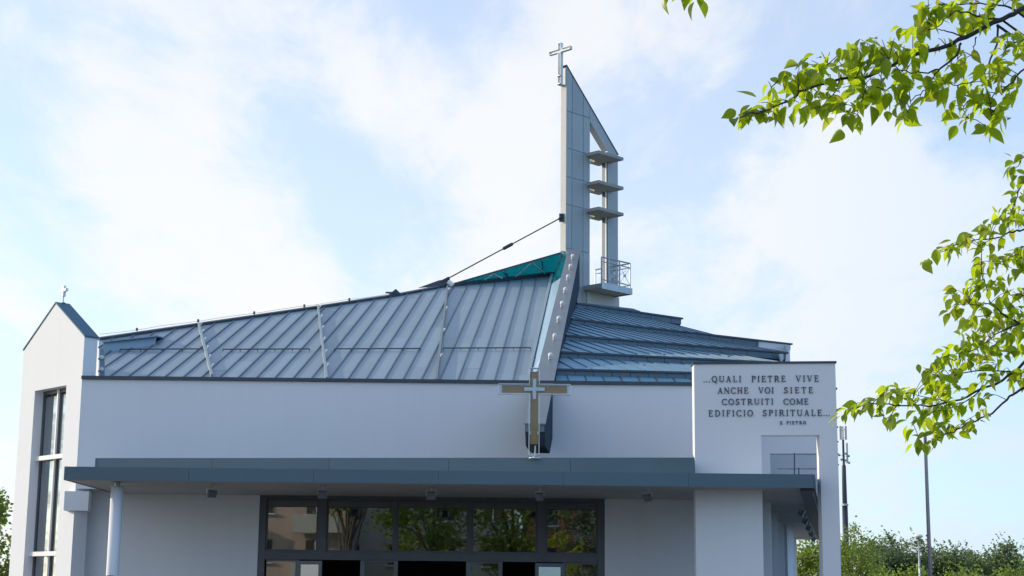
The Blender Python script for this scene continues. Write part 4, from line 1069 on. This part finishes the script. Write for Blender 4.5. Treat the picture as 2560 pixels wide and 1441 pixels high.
# ================================================================== MAST, POLES, LAMP
def mast():
    Y = 200.0; b = P(2117, 1441, Y); x = b.x
    t = thing('telecom_mast', (x, Y, -0.14), 'dark telecom mast with panel antennas rising behind the trees at right', 'mast')
    z = lambda py: P(2115, py, Y).z
    m_ = MB(); m_.lathe((x, Y, 0), [(.42, -.14), (.34, z(1262)), (.30, z(1262)), (.26, z(1165)), (.15, z(1162)), (.13, z(1100))], 14); m_.build('pole', 'dark_steel', t, True)
    m_ = MB(); m_.lathe((x, Y, 0), [(.44, z(1265)), (.44, z(1260))], 12); m_.build('flange', 'steel', t)
    for dx, dy in ((-.32, -.1), (.34, -.05), (0.03, .35)):
        m_ = MB(); m_.box(x + dx - .12, x + dx + .12, Y + dy - .07, Y + dy + .07, z(1100), z(1066)); m_.build('panel_antenna', 'antenna', t)
        m_ = MB(); m_.bar((x + dx, Y + dy, z(1095)), (x, Y, z(1095)), .05, .05); m_.bar((x + dx, Y + dy, z(1071)), (x, Y, z(1078)), .05, .05); m_.build('antenna_arm', 'steel', t)
    m_ = MB(); m_.tube([(x, Y, z(1100)), (x, Y, z(1070))], .06, 8); m_.build('top_tube', 'steel', t)
    m_ = MB(); m_.box(x + .35, x + .55, Y - .1, Y + .1, z(1158), z(1108)); m_.build('panel_antenna', 'antenna', t)
    for dx, py in ((-.55, 1139), (.6, 1141), (.62, 1158), (-.3, 1150), (.25, 1135), (.2, 1152)):
        m_ = MB(); m_.lathe((x + dx, Y - .15, z(py)), [(.02, -.14), (.15, -.06), (.17, .04), (.1, .14)], 10); m_.bar((x, Y, z(py)), (x + dx, Y - .15, z(py)), .05, .05); m_.build('radio_unit', 'steel', t)
mast()
Yp = 45.0; a = P(2325, 1441, Yp); zt_p = P(2313, 1088, Yp).z; xp_ = P(2319, 1260, Yp).x
pole = thing('steel_pole', (xp_, Yp, 0), 'bare pinkish grey steel pole rising past the leafy branch at right', 'pole')
m_ = MB(); m_.lathe((xp_, Yp, 0), [(.062, 0), (.045, zt_p)], 12); m_.build('shaft', 'pole', pole, True)
m_ = MB(); m_.lathe((xp_, Yp, 0), [(.055, zt_p + .003), (.055, zt_p + .03), (.02, zt_p + .05)], 12); m_.build('cap', 'cap', pole)
m_ = MB(); m_.lathe((xp_, Yp, 0), [(.16, 0.003), (.16, .02), (.08, .06)], 12); m_.build('base_plate', 'steel', pole)
Ys = 90.0; q = P(2296, 1342, Ys)
lamp = thing('street_lamp', (q.x, Ys, -0.14), 'mushroom street lamp with pale disc head in front of the far trees', 'street lamp')
m_ = MB(); m_.lathe((q.x, Ys, 0), [(.06, -.14), (.045, q.z - .05)], 10); m_.build('post', 'steel', lamp, True)
m_ = MB(); m_.lathe((q.x, Ys, q.z), [(.05, -.06), (.20, -.04), (.25, .0), (.25, .04), (.18, .11), (.05, .14)], 20); m_.build('lamp_head', 'white_metal', lamp, True)
m_ = MB(); m_.lathe((q.x, Ys, q.z), [(.19, -.075), (.19, -.055)], 16); m_.build('lamp_diffuser', 'antenna', lamp)

# ================================================================== TREES
def leaf_cloud(name, m, parent, cen, nrm_bias, size, seed, droop=0.0, kind='stuff'):
    """one mesh of many leaf blades; cen is an (n,3) array of leaf centres"""
    rs = np.random.RandomState(seed); n = len(cen)
    d = rs.normal(size=(n, 3)); d[:, 2] = d[:, 2] * 0.6 - droop; d /= np.linalg.norm(d, axis=1)[:, None]
    s = np.cross(d, rs.normal(size=(n, 3))); s /= np.linalg.norm(s, axis=1)[:, None]
    L_ = size * rs.uniform(0.6, 1.35, n)[:, None]; w = L_ * 0.30
    up = np.cross(s, d)
    p0 = cen - d * L_ * .5; p2 = cen + d * L_ * .5
    pm = cen + up * L_ * 0.06
    p1 = pm + s * w; p3 = pm - s * w
    v = np.stack([p0, p1, p2, p3], 1).reshape(-1, 3) - np.array(parent['_b'])
    me = bpy.data.meshes.new(name); me.vertices.add(4 * n); me.vertices.foreach_set('co', v.ravel().astype(np.float32))
    me.loops.add(4 * n); me.loops.foreach_set('vertex_index', np.arange(4 * n, dtype=np.int32))
    me.polygons.add(n); me.polygons.foreach_set('loop_start', np.arange(0, 4 * n, 4, dtype=np.int32)); me.polygons.foreach_set('loop_total', np.full(n, 4, dtype=np.int32))
    me.update(calc_edges=True)
    a = me.attributes.new('tone', 'FLOAT', 'FACE'); a.data.foreach_set('value', rs.uniform(0, 1, n).astype(np.float32))
    me.materials.append(MT[m]); o = bpy.data.objects.new(name, me); col.objects.link(o); o.parent = parent; o['_b'] = parent['_b']
    return o

def make_tree(name, label, base, H, rad, m, seed, group, nl=2600, leaf=0.28, crown_lo=0.25, shape='round', bark='bark_grey', clumps=34, lean=0.0):
    rs = np.random.RandomState(seed); rg = random.Random(seed)
    t = thing(name, base, label, 'tree', group); b = Vector(base)
    zc = H * (crown_lo + 1) / 2; hz = H * (1 - crown_lo) / 2
    cl = []
    while len(cl) < clumps:
        q = rs.uniform(-1, 1, 3)
        if np.dot(q, q) > 1: continue
        if np.dot(q, q) < 0.12: continue
        if shape == 'poplar': q[:2] *= (0.95 - 0.45 * max(0, q[2]))
        p = np.array([b.x + q[0] * rad * rs.uniform(.75, 1.12) + lean * (q[2] + 1) * rad, b.y + q[1] * rad, b.z + zc + q[2] * hz * rs.uniform(.85, 1.08)])
        cl.append(p)
    tr = MB(); top = b + V(lean * rad, 0, H * .72)
    tr.tube([b, b + V(.05, .03, H * .2), b + V(-.03, .02, H * .45), top], [H * .026, H * .02, H * .013, H * .004], 8)
    for p in cl[:14]:
        h0 = rg.uniform(.2, .6); s_ = b.lerp(top, h0); e = Vector(p); tr.tube([s_, s_.lerp(e, .5) + V(0, 0, .05 * H), e], [H * .009, H * .005, H * .0015], 5)
    tr.build('trunk', bark, t)
    cen = []
    for p in cl:
        r_ = rad * rs.uniform(.26, .44); k = int(nl / clumps * rs.uniform(.6, 1.4))
        g = rs.normal(size=(k, 3)) * np.array([r_, r_, r_ * (.75 if shape != 'willow' else 1.1)]) * .46
        if shape == 'willow': g[:, 2] -= np.abs(rs.normal(size=k)) * r_ * .8
        cen.append(p + g)
        if shape == 'poplar' :
            # upright sprigs at the outline
            k2 = 14; tt = rs.uniform(0, 1, k2)[:, None]; cen.append(p + np.array([-.25 * rad, 0, .42 * rad + .25]) * tt + rs.normal(size=(k2, 3)) * .05)
    cen = np.concatenate(cen); cen = cen[cen[:, 2] > b.z + 0.3]
    leaf_cloud('crown', m, t, cen, None, leaf, seed + 7, 0.25 if shape == 'willow' else 0.0)
    return t
# far row of poplars at right
far = [('far left poplar just right of the telecom mast', 2190, 1338, 150, 3.3), ('dark poplar left of the street lamp in the far row', 2245, 1352, 152, 2.6), ('poplar directly behind the street lamp in the far row', 2290, 1350, 156, 2.6),
       ('poplar just right of the bare pole in the far row', 2345, 1356, 150, 2.6), ('low round poplar second right of the bare pole', 2395, 1366, 148, 2.4), ('feathery poplar third right of the bare pole in the far row', 2440, 1360, 152, 2.5),
       ('poplar second from the right edge in the far row', 2490, 1370, 150, 2.4), ('poplar at the right edge of the photo in the far row', 2540, 1366, 150, 2.6)]
for i, (lb, px, py, Y, rad) in enumerate(far):
    q = P(px, py, Y); make_tree('poplar_tree', lb, (q.x, Y, -0.14), (q.z + .14) * 1.02, rad * 1.05, 'poplar', 100 + i, 'far row of poplars', 6200, .27, .12, 'poplar', lean=-.12, clumps=46)
near = [('yellow green willow beside the right edge of the inscribed portal', 2128, 1322, 110, 2.0), ('yellow green bush tree behind the street lamp foot', 2255, 1402, 95, 2.1), ('low yellow green tree right of the bare pole foot', 2420, 1424, 95, 2.6), ('willow seen beneath the far end of the colonnade', 2030, 1352, 92, 2.3),
        ('low green tree near the lower right corner', 2530, 1418, 100, 2.4)]
for i, (lb, px, py, Y, rad) in enumerate(near):
    q = P(px, py, Y); make_tree('willow_tree', lb, (q.x, Y, -0.14), (q.z + .14) * 1.02, rad, 'willow', 200 + i, 'willows beyond the church', 6800, .22, .08, 'willow', clumps=44)
q = P(-22, 1205, 62); make_tree('garden_tree', 'leafy green tree at the far left edge behind the chapel wall', (q.x, 62, -0.14), q.z + .3, 1.15, 'willow', 301, None, 5200, .17, .1, 'willow', clumps=44)

# ---- houses and trees across the road, behind the viewer: they show in the entrance glass
def house(loc, w, d, h, m, label, seed, ornament=True):
    t = thing('house', loc, label, 'house', 'houses across the road'); x, y, z = loc
    m_ = MB(); m_.box(x - w / 2, x + w / 2, y - d, y, z, z + h); m_.build('wall', m, t)
    m_ = MB(); m_.prism([(x - w / 2 - .5, y + .5, z + h + .003), (x + w / 2 + .5, y + .5, z + h + .003), (x + w / 2 - 2, y - d / 2, z + h + 1.9), (x - w / 2 + 2, y - d / 2, z + h + 1.9)], (0, 0, .15))
    m_.prism([(x - w / 2 - .5, y - d - .5, z + h + .003), (x + w / 2 + .5, y - d - .5, z + h + .003), (x + w / 2 - 2, y - d / 2, z + h + 1.9), (x - w / 2 + 2, y - d / 2, z + h + 1.9)], (0, 0, .15)); m_.build('roof', 'rooftile', t)
    n = max(2, int(w / 3.2))
    for fl in range(int(h // 3)):
        for i in range(n):
            cx = x - w / 2 + w * (i + .5) / n; z0_ = z + fl * 3 + 1.0
            m_ = MB(); m_.box(cx - .65, cx + .65, y + .004, y + .06, z0_, z0_ + 1.4); wn = m_.build('window', 'shutter', t)
            m_ = MB(); m_.box(cx - .04, cx + .04, y + .064, y + .09, z0_, z0_ + 1.4); m_.build('mullion', 'white_metal', wn)
            m_ = MB(); m_.box(cx - .8, cx + .8, y + .004, y + .2, z0_ - .1, z0_ - .003); m_.build('sill', 'white_metal', wn)
            if fl and ornament and i % 2 == 1:
                m_ = MB(); m_.box(cx - 1.4, cx + 1.4, y + .21, y + 1.3, z0_ - 1.2, z0_ - 1.0); m_.box(cx - 1.4, cx + 1.4, y + 1.2, y + 1.3, z0_ - .997, z0_ - .1); m_.box(cx - 1.4, cx - 1.3, y + .21, y + 1.197, z0_ - .997, z0_ - .1); m_.box(cx + 1.3, cx + 1.4, y + .21, y + 1.197, z0_ - .997, z0_ - .1); m_.build('balcony', 'house_grey', t)
house((-17.5, -24, -0.14), 14, 9, 9.4, 'house', 'pink plastered house mirrored at the left of the entrance glass', 1)
house((-6.0, -32, -0.14), 13, 8, 9.4, 'house_grey', 'pale plastered house mirrored behind a tree trunk in the glass', 2, False)
house((12.5, -36, -0.14), 23, 9, 9.4, 'orange', 'terracotta house mirrored behind trees in the glass', 3)
tl = [('tall_tree', 'forked tree mirrored in the second pane of the entrance glass', -9.6, -17, 11.5, 3.0, .62), ('tall_tree', 'yellow green tree mirrored at the centre of the entrance glass', -4.6, -20, 11.0, 3.1, .18), ('tall_tree', 'broad tree mirrored right of centre in the entrance glass', 0.2, -21, 12.0, 3.6, .16), ('tall_tree', 'dark tree mirrored at the right end of the entrance glass', 5.4, -19, 11.0, 3.2, .2), ('tall_tree', 'tree mirrored in the door side panes', 9.8, -22, 11.0, 3.4, .2)]
for i, (nm, lb, x, y, H, rad, lo) in enumerate(tl):
    make_tree(nm, lb, (x, y, -0.14), H, rad, ('willow', 'willow', 'willow', 'poplar', 'willow')[i], 400 + i, 'trees across the road', 6000, .26, lo, 'round', clumps=46)

# ================================================================== FOREGROUND TREE (branches reaching in from the right)
S6 = 0.35156; S7x, S7y = 500 / 924, 780 / 1441
def c6(x, y): return (1660 + x * S6, y * S6)
def c7(x, y): return (2060 + x * S7x, 360 + y * S7y)
tree = thing('foreground_tree', (4.6, 9.6, -0.0), 'fresh green tree whose leafy branches hang into the right of the photo', 'tree')
rgb = random.Random(21)
# boughs: (pixels, depth at the outer end, depth at the tip, thick, thin)
def depth_upper(px): return 7.1 + 0.9 * (px - 1660) / 900
def depth_lower(px): return 8.7 + 1.1 * (px - 2060) / 500
B6 = [([(2620, 20), (2560, 60), (2400, 140), (2150, 265), (1950, 350), (1720, 410), (1590, 480), (1420, 550), (1200, 575), (1000, 640), (880, 720), (700, 790), (560, 820), (535, 870)], .017, .0025),
      ([(2110, 310), (2070, 400), (1960, 490), (1850, 520), (1740, 515), (1650, 480), (1600, 430)], .007, .002),
      ([(2370, 180), (2360, 320), (2290, 500), (2210, 570), (2090, 610), (2000, 590)], .007, .002),
      ([(2400, 140), (2280, 130), (2140, 90), (2050, 95), (1940, 190), (1880, 220)], .006, .002),
      ([(2150, 265), (2020, 225), (1940, 205)], .005, .002),
      ([(1960, 490), (1900, 580), (1840, 650), (1760, 720), (1740, 800)], .004, .0018),
      ([(2680, 380), (2560, 490), (2480, 580), (2400, 650), (2340, 690), (2320, 800)], .007, .002),
      ([(2500, 75), (2380, 40), (2250, 30), (2080, 30), (1960, 40)], .006, .002),
      ([(1420, 550), (1440, 620), (1410, 700), (1390, 760), (1380, 820)], .004, .0016),
      ([(2090, 610), (2110, 700), (2130, 780), (2150, 830)], .004, .0016),
      ([(2110, 310), (2080, 400), (2110, 480), (2120, 560)], .004, .0016),
      ([(2700, 180), (2600, 260), (2500, 300), (2440, 330), (2400, 420)], .008, .002),
      ([(2220, 265), (2200, 340), (2180, 400)], .004, .0016),
      ([(1200, 575), (1150, 500), (1160, 470)], .003, .0015), ([(1250, 580), (1230, 640), (1200, 680)], .003, .0015), ([(880, 720), (800, 700), (760, 620)], .003, .0015)]
B7 = [([(1010, 1050), (924, 1125), (860, 1170), (780, 1240), (680, 1290), (600, 1330), (540, 1350), (470, 1390)], .010, .002),
      ([(1000, 960), (924, 1010), (850, 1075), (720, 1140), (600, 1190), (480, 1210), (330, 1205), (220, 1200), (130, 1225), (105, 1250)], .011, .002),
      ([(960, 1040), (900, 1055), (700, 1050), (560, 1080), (480, 1060)], .007, .002),
      ([(990, 860), (900, 830), (820, 780), (770, 730), (735, 620), (725, 540), (730, 470)], .009, .002),
      ([(1000, 370), (924, 395), (860, 410), (780, 440), (700, 445), (600, 470), (520, 515)], .008, .002),
      ([(990, 480), (924, 490), (860, 525), (790, 550)], .006, .002),
      ([(770, 790), (700, 800), (650, 830)], .004, .0016), ([(770, 735), (690, 745), (620, 740)], .004, .0016),
      ([(990, 130), (924, 170), (890, 250), (860, 320)], .006, .002), ([(900, 830), (820, 870), (720, 930), (600, 1000)], .006, .002),
      ([(980, 720), (924, 700), (860, 700)], .005, .002), ([(720, 1140), (620, 1210), (500, 1240), (410, 1290)], .004, .0016), ([(990, 20), (924, 60), (890, 110)], .005, .002), ([(560, 1190), (440, 1160), (340, 1150)], .003, .0015), ([(340, 1205), (300, 1260), (280, 1270)], .003, .0015)]
branch_nodes = []
def wob(p, a): return p + V(rgb.uniform(-a, a), rgb.uniform(-a, a), rgb.uniform(-a, a))
branch_objs = []
def bough(pix, r0_, r1_, depth):
    pts = [P(x, y, depth(x)) for x, y in pix]
    # smooth the polyline
    fine_ = []
    for i in range(len(pts) - 1):
        p0, p1, p2, p3 = pts[max(0, i - 1)], pts[i], pts[i + 1], pts[min(len(pts) - 1, i + 2)]
        for k in range(4):
            t = k / 4; fine_.append(0.5 * ((2 * p1) + (p2 - p0) * t + (2 * p0 - 5 * p1 + 4 * p2 - p3) * t * t + (3 * p1 - p0 - 3 * p2 + p3) * t ** 3))
    fine_.append(pts[-1])
    fine_ = [fine_[0]] + [wob(p, .006) for p in fine_[1:]]
    n = len(fine_); rad = [r0_ + (r1_ - r0_) * (i / (n - 1)) ** .7 for i in range(n)]
    m_ = MB(); m_.tube(fine_, rad, 6); o = m_.build('branch', 'bark', tree, True)
    branch_nodes.extend(fine_); return fine_[0], o
starts = []
for pix, a, b in B6: starts.append((bough([c6(*p) for p in pix], a, b, depth_upper), a))
for pix, a, b in B7: starts.append((bough([c7(*p) for p in pix], a, b, depth_lower), a))
# bough above the frame whose lowest leaves dip in at the top
top_pix = [(2700, -160), (2300, -150), (2000, -110), (1800, -50), (1730, -20), (1685, -10)]
starts.append((bough(top_pix, .014, .002, lambda x: 7.3), .014))
# trunk and limbs outside the frame that carry the boughs
tb_ = V(4.6, 9.6, 0)
m_ = MB(); tp_ = [tb_, tb_ + V(.05, -.05, .8), tb_ + V(-.05, .05, 1.8), tb_ + V(.02, 0, 3.0), tb_ + V(.12, -.1, 4.4), tb_ + V(.05, -.1, 5.6)]
m_.tube(tp_, [.17, .145, .125, .10, .065, .025], 10); trunk_o = m_.build('trunk', 'bark', tree, True)
for ((s_, ob), r_) in starts:
    if r_ < .0055: continue
    if s_.x < 2.3 and r_ < .014: continue
    h = min(max(s_.z - 1.0, 1.6), 5.2); q = tb_ + V(0, 0, h)
    m_ = MB(); m_.tube([q, q.lerp(s_, .5) + V(0, 0, .18), s_], [max(.03, r_ * 1.9), r_ * 1.5, r_], 7); m_.build('limb', 'bark', tree, True)

L6 = [(540, 850), (560, 840), (655, 780), (690, 760), (770, 790), (745, 760), (800, 780), (900, 790), (880, 760), (1010, 780), (960, 760), (800, 600), (740, 610), (870, 570), (930, 600), (950, 540), (900, 560), (1000, 480), (960, 500), (1050, 460), (1090, 540), (1030, 540), (1040, 600), (1150, 440), (1120, 480), (1230, 450), (1210, 470), (1300, 360), (1290, 400), (1350, 380), (1400, 340), (1400, 310), (1360, 420), (1410, 430), (1470, 420), (1480, 370), (1440, 330), (1530, 360), (1550, 310), (1500, 310), (1640, 300), (1660, 350), (1600, 340), (1540, 440), (1570, 460), (1500, 470), (1730, 420), (1740, 380), (1800, 340), (1780, 360), (1830, 350), (1870, 340), (1800, 200), (1770, 230), (1880, 250), (1860, 200), (1850, 160), (1900, 110), (1920, 150), (1870, 120), (1960, 60), (1930, 50), (2080, 60), (2040, 40), (2110, 100), (2200, 60), (2180, 30), (2140, 50), (2350, 30), (2300, 60), (2400, 10), (2480, 30), (2510, 20), (1830, 60), (1880, 20), (2230, 160), (2190, 180), (2240, 120), (2270, 150), (2130, 420), (2100, 400), (2050, 480), (2030, 500), (2140, 460), (1790, 450), (1760, 470), (1770, 560), (1740, 560), (1640, 540), (1690, 570), (1470, 600), (1500, 580), (1410, 620), (1390, 600), (1440, 650), (1260, 650), (1250, 690), (1180, 690), (1130, 740), (1140, 770), (1270, 740), (1290, 770), (1330, 760), (1320, 800), (1380, 860), (1300, 880), (1400, 760), (1380, 720), (1440, 700), (1250, 830), (1540, 660), (1580, 650), (1600, 680), (1680, 660), (1740, 640), (1720, 600), (1700, 780), (1680, 800), (1770, 810), (1710, 840), (1820, 740), (1890, 600), (1950, 620), (1930, 580), (2000, 650), (1860, 610), (1790, 550), (2070, 720), (2060, 780), (2120, 680), (2180, 740), (2220, 740), (2100, 800), (2180, 840), (2090, 880), (2150, 640), (2170, 590), (2300, 800), (2330, 880), (2350, 900), (2280, 920), (2400, 790), (2390, 860), (2430, 800), (2350, 780), (2300, 680), (2280, 700), (2400, 620), (2450, 640), (2480, 660), (2500, 600), (2340, 560), (2370, 540), (2270, 590), (2290, 620), (2400, 500), (2420, 520), (2450, 470), (2350, 450), (2320, 480), (2480, 420), (2460, 390), (2500, 370), (2420, 330), (2400, 380), (2480, 260), (2440, 280), (2550, 320), (2550, 380), (2520, 300), (2500, 570), (1330, 450), (1240, 540), (1290, 520), (1060, 520), (1120, 400), (1180, 400), (1690, 240), (1950, 300), (1990, 300), (1080, 650), (700, 800), (620, 810), (840, 790), (1000, 710), (1050, 700), (35, -28), (170, -22), (240, -30), (100, -60)]
L7 = [(500, 535), (540, 505), (575, 490), (610, 470), (640, 480), (660, 450), (690, 440), (720, 430), (730, 470), (740, 400), (760, 430), (790, 370), (800, 450), (810, 370), (840, 340), (860, 310), (880, 290), (890, 240), (905, 210), (870, 140), (905, 170), (885, 105), (915, 60), (900, 340), (910, 330), (880, 330), (850, 370), (890, 370), (770, 400), (690, 580), (720, 560), (740, 510), (760, 570), (770, 540), (800, 545), (840, 530), (870, 520), (900, 500), (920, 490), (870, 590), (915, 560), (910, 530), (620, 690), (610, 720), (600, 760), (590, 770), (640, 740), (670, 700), (690, 650), (710, 660), (740, 640), (790, 650), (780, 665), (720, 690), (690, 800), (680, 830), (720, 770), (750, 760), (840, 700), (870, 700), (900, 710), (920, 680), (900, 770), (880, 780), (915, 800), (850, 770), (640, 890), (690, 870), (720, 850), (760, 840), (790, 820), (820, 800), (700, 930), (660, 940), (620, 960), (580, 970), (550, 1000), (520, 1020), (460, 1050), (480, 1070), (510, 1080), (540, 1050), (590, 1020), (640, 990), (690, 980), (740, 960), (780, 940), (820, 960), (860, 940), (890, 960), (920, 950), (800, 980), (750, 1000), (760, 1090), (730, 1110), (800, 1030), (840, 1050), (880, 1110), (900, 1090), (910, 1060), (620, 1050), (570, 1130), (540, 1110), (600, 1140), (520, 1130), (720, 890), (760, 900), (800, 880), (840, 840), (880, 860), (680, 900), (640, 930), (870, 900), (910, 900), (820, 920), (100, 1245), (130, 1220), (170, 1215), (200, 1200), (240, 1205), (230, 1225), (280, 1170), (310, 1150), (330, 1140), (350, 1180), (390, 1180), (420, 1170), (440, 1160), (470, 1190), (500, 1180), (540, 1180), (280, 1270), (310, 1250), (340, 1235), (400, 1310), (430, 1280), (460, 1260), (500, 1240), (530, 1220), (560, 1200), (600, 1190), (445, 1400), (475, 1370), (510, 1350), (540, 1300), (570, 1310), (610, 1320), (650, 1310), (700, 1270), (735, 1240), (710, 1180), (760, 1170), (640, 1210), (590, 1240), (860, 810), (910, 840), (560, 1040), (600, 990), (660, 1010), (490, 1110), (800, 1080)]
# leaf blade: pointed ovate, folded along the rib, tip curling down
def leaf_mesh(name, curl, fold, m):
    prof = [(0, .0), (.10, .14), (.27, .25), (.45, .27), (.63, .21), (.80, .11), (.92, .04), (1, 0)]
    v, f = [], []
    for i, (t, w) in enumerate(prof):
        x = t; z = -curl * t * t
        v += [(x, 0, z), (x, w, z + fold * w), (x, -w, z + fold * w)]
    for i in range(len(prof) - 1):
        a, b = 3 * i, 3 * i + 3
        if i == 0: f += [(a, b, b + 1), (a, b + 2, b)]
        elif i == len(prof) - 2: f += [(a, b, a + 1), (a, a + 2, b)]
        else: f += [(a, b, b + 1, a + 1), (a, a + 2, b + 2, b)]
    me = bpy.data.meshes.new(name); me.from_pydata(v, [], f)
    for p in me.polygons: p.use_smooth = True
    a = me.attributes.new('tone', 'FLOAT', 'FACE'); a.data.foreach_set('value', np.zeros(len(me.polygons), np.float32))
    me.materials.append(MT[m]); return me
leaf_types = [leaf_mesh('leaf', c, f, m) for c, f, m in ((.10, .25, 'leaf'), (.28, .45, 'leaf'), (.40, .2, 'leaf'), (.18, .7, 'leaf'), (.35, .5, 'leaf_tip'))]
leaves = []                        # (matrix, type, apparent size)
twigs = MB()
def put_leaves(cx_px, cy_px, Y, n, size):
    c = P(cx_px, cy_px, Y)
    near_ = min(branch_nodes, key=lambda b: (b - c).length_squared)
    if (near_ - c).length < 0.6: twigs.tube([near_, near_.lerp(c, .55) + V(0, 0, .02), c + V(0, 0, .02)], [.0026, .002, .0014], 4)
    for k in range(n):
        o = c + V(rgb.gauss(0, .026), rgb.gauss(0, .035), rgb.gauss(.012, .018))
        az = rgb.uniform(0, 2 * math.pi) if rgb.random() < .55 else math.pi + rgb.gauss(0, .9)
        pit = rgb.gauss(-.65, .50)
        d = V(math.cos(az) * math.cos(pit), math.sin(az) * math.cos(pit), math.sin(pit))
        roll = rgb.gauss(0, .6)
        L_ = size * rgb.choice((rgb.uniform(.45, .75), rgb.uniform(.7, 1.15), rgb.uniform(.8, 1.2)))
        x_ = d.normalized(); y_ = V(0, 0, 1).cross(x_); y_.normalize(); z_ = x_.cross(y_)
        q = Matrix.Rotation(roll, 3, x_); y_ = q @ y_; z_ = q @ z_
        mtx = Matrix(((x_.x * L_, y_.x * L_, z_.x * L_, o.x), (x_.y * L_, y_.y * L_, z_.y * L_, o.y), (x_.z * L_, y_.z * L_, z_.z * L_, o.z), (0, 0, 0, 1)))
        ty = rgb.choice((0, 1, 2, 3, 0, 1)) if rgb.random() > .06 else 4
        leaves.append((mtx, ty, L_ / Y))
for (x, y) in L6:
    px, py = c6(x, y); put_leaves(px, py, depth_upper(px) + rgb.uniform(-.12, .12), rgb.choice((2, 3, 3, 4)), .096)
for (x, y) in L7:
    px, py = c7(x, y); put_leaves(px, py, depth_lower(px) + rgb.uniform(-.2, .2), rgb.choice((4, 5, 5, 6)), .086)
# the crown goes on outside the frame, round the trunk
for i in range(260):
    a = rgb.uniform(-1.2, 1.2); rr = rgb.uniform(.4, 1.9); c = tb_ + V(rr * math.cos(a) + rgb.gauss(.3, .3), rr * math.sin(a), rgb.uniform(2.6, 6.6))
    for k in range(4):
        o = c + V(rgb.gauss(0, .07), rgb.gauss(0, .07), rgb.gauss(0, .06)); e = Matrix.Rotation(rgb.uniform(0, 6.28), 4, 'Z') @ Matrix.Rotation(rgb.gauss(.8, .4), 4, 'Y') @ Matrix.Rotation(rgb.gauss(0, .6), 4, 'X')
        leaves.append((Matrix.Translation(o) @ e @ Matrix.Scale(.08, 4), rgb.choice((0, 1, 2, 3)), 0))
leaves.sort(key=lambda l: -l[2])
base = Vector(tree['_b'])
for mtx, ty, s_ in leaves[:300]:
    o = bpy.data.objects.new('leaf', leaf_types[ty]); col.objects.link(o); o.parent = tree
    o.matrix_local = Matrix.Translation(-base) @ mtx; o['_b'] = tree['_b']
vv, ff, tone, mi = [], [], [], []
for mtx, ty, s_ in leaves[300:]:
    me = leaf_types[ty]; i0 = len(vv); tn_ = rgb.random()
    vv += [tuple((mtx @ v.co) - base) for v in me.vertices]
    for p in me.polygons: ff.append(tuple(i0 + j for j in p.vertices)); tone.append(tn_); mi.append(1 if ty == 4 else 0)
me = bpy.data.meshes.new('foliage'); me.from_pydata(vv, [], ff); me.materials.append(MT['leaf']); me.materials.append(MT['leaf_tip'])
me.polygons.foreach_set('material_index', mi); me.polygons.foreach_set('use_smooth', [True] * len(ff))
a = me.attributes.new('tone', 'FLOAT', 'FACE'); a.data.foreach_set('value', np.array(tone, np.float32))
fo = bpy.data.objects.new('foliage', me); col.objects.link(fo); fo.parent = tree; fo['_b'] = tree['_b']; fo['kind'] = 'stuff'
tw = twigs.build('twigs', 'bark', tree); tw['kind'] = 'stuff'

# ================================================================== PERSON (only the top of the head shows at the lower edge)
def person(loc, yaw):
    t = thing('person', loc, 'person with dark hair standing at the lower left edge, navy jacket', 'person')
    joints = [(0, 0, .95), (0, 0, 1.15), (0, 0, 1.38), (0, .01, 1.47), (0, .02, 1.56), (0, .01, 1.66),
              (-.10, 0, .90), (-.11, .01, .50), (-.11, -.02, .09), (-.12, .12, .04), (.10, 0, .90), (.11, .01, .50), (.11, -.02, .09), (.12, .12, .04),
              (-.19, 0, 1.40), (-.24, -.02, 1.12), (-.25, .05, .88), (-.25, .08, .79), (.19, 0, 1.40), (.24, -.02, 1.12), (.25, .05, .88), (.25, .08, .79)]
    edges = [(0, 1), (1, 2), (2, 3), (3, 4), (4, 5), (0, 6), (6, 7), (7, 8), (8, 9), (0, 10), (10, 11), (11, 12), (12, 13), (2, 14), (14, 15), (15, 16), (16, 17), (2, 18), (18, 19), (19, 20), (20, 21)]
    rad = [.15, .145, .15, .06, .085, .075, .095, .065, .045, .04, .095, .065, .045, .04, .065, .048, .036, .03, .065, .048, .036, .03]
    me = bpy.data.meshes.new('body'); me.from_pydata(joints, edges, []); o = bpy.data.objects.new('body', me); col.objects.link(o)
    sk = o.modifiers.new('skin', 'SKIN'); sub = o.modifiers.new('sub', 'SUBSURF'); sub.levels = 2; sub.render_levels = 2
    for i, sv in enumerate(me.skin_vertices[0].data): sv.radius = (rad[i], rad[i] * (.72 if i < 3 else 1)); sv.use_root = (i == 0)
    dg = bpy.context.evaluated_depsgraph_get(); em = bpy.data.meshes.new_from_object(o.evaluated_get(dg)); bpy.data.objects.remove(o)
    em.name = 'body'; em.materials.clear()
    for mn in ('shirt', 'trousers', 'skin'): em.materials.append(MT[mn])
    for p in em.polygons:
        c = p.center; p.material_index = 2 if (c.z > 1.45 or (abs(c.x) > .2 and c.z < .89 and c.z > .7)) else (1 if c.z < .95 and abs(c.x) < .22 else 0); p.use_smooth = True
    b = bpy.data.objects.new('body', em); col.objects.link(b); b.parent = t; b['_b'] = t['_b']
    m_ = MB(); L_ = Vector(loc); m_.lathe(L_ + V(0, -.015, 1.60), [(.088, -.05), (.102, .02), (.094, .08), (.06, .125), (.015, .14)], 14); m_.build('hair', 'hair', t, True)
    m_ = MB(); m_.prism([L_ + V(-.012, .085, 1.575), L_ + V(.012, .085, 1.575), L_ + V(0, .085, 1.62)], (0, .03, -.01)); m_.build('nose', 'skin', t)
    t.rotation_euler.z = yaw
pq = PZ(276, 1438.5, 1.742); person((pq.x, pq.y, 0.002), R(10))

# ------------------------------------------------------------------ tidy up bookkeeping
for o in bpy.data.objects:
    if '_b' in o: del o['_b']
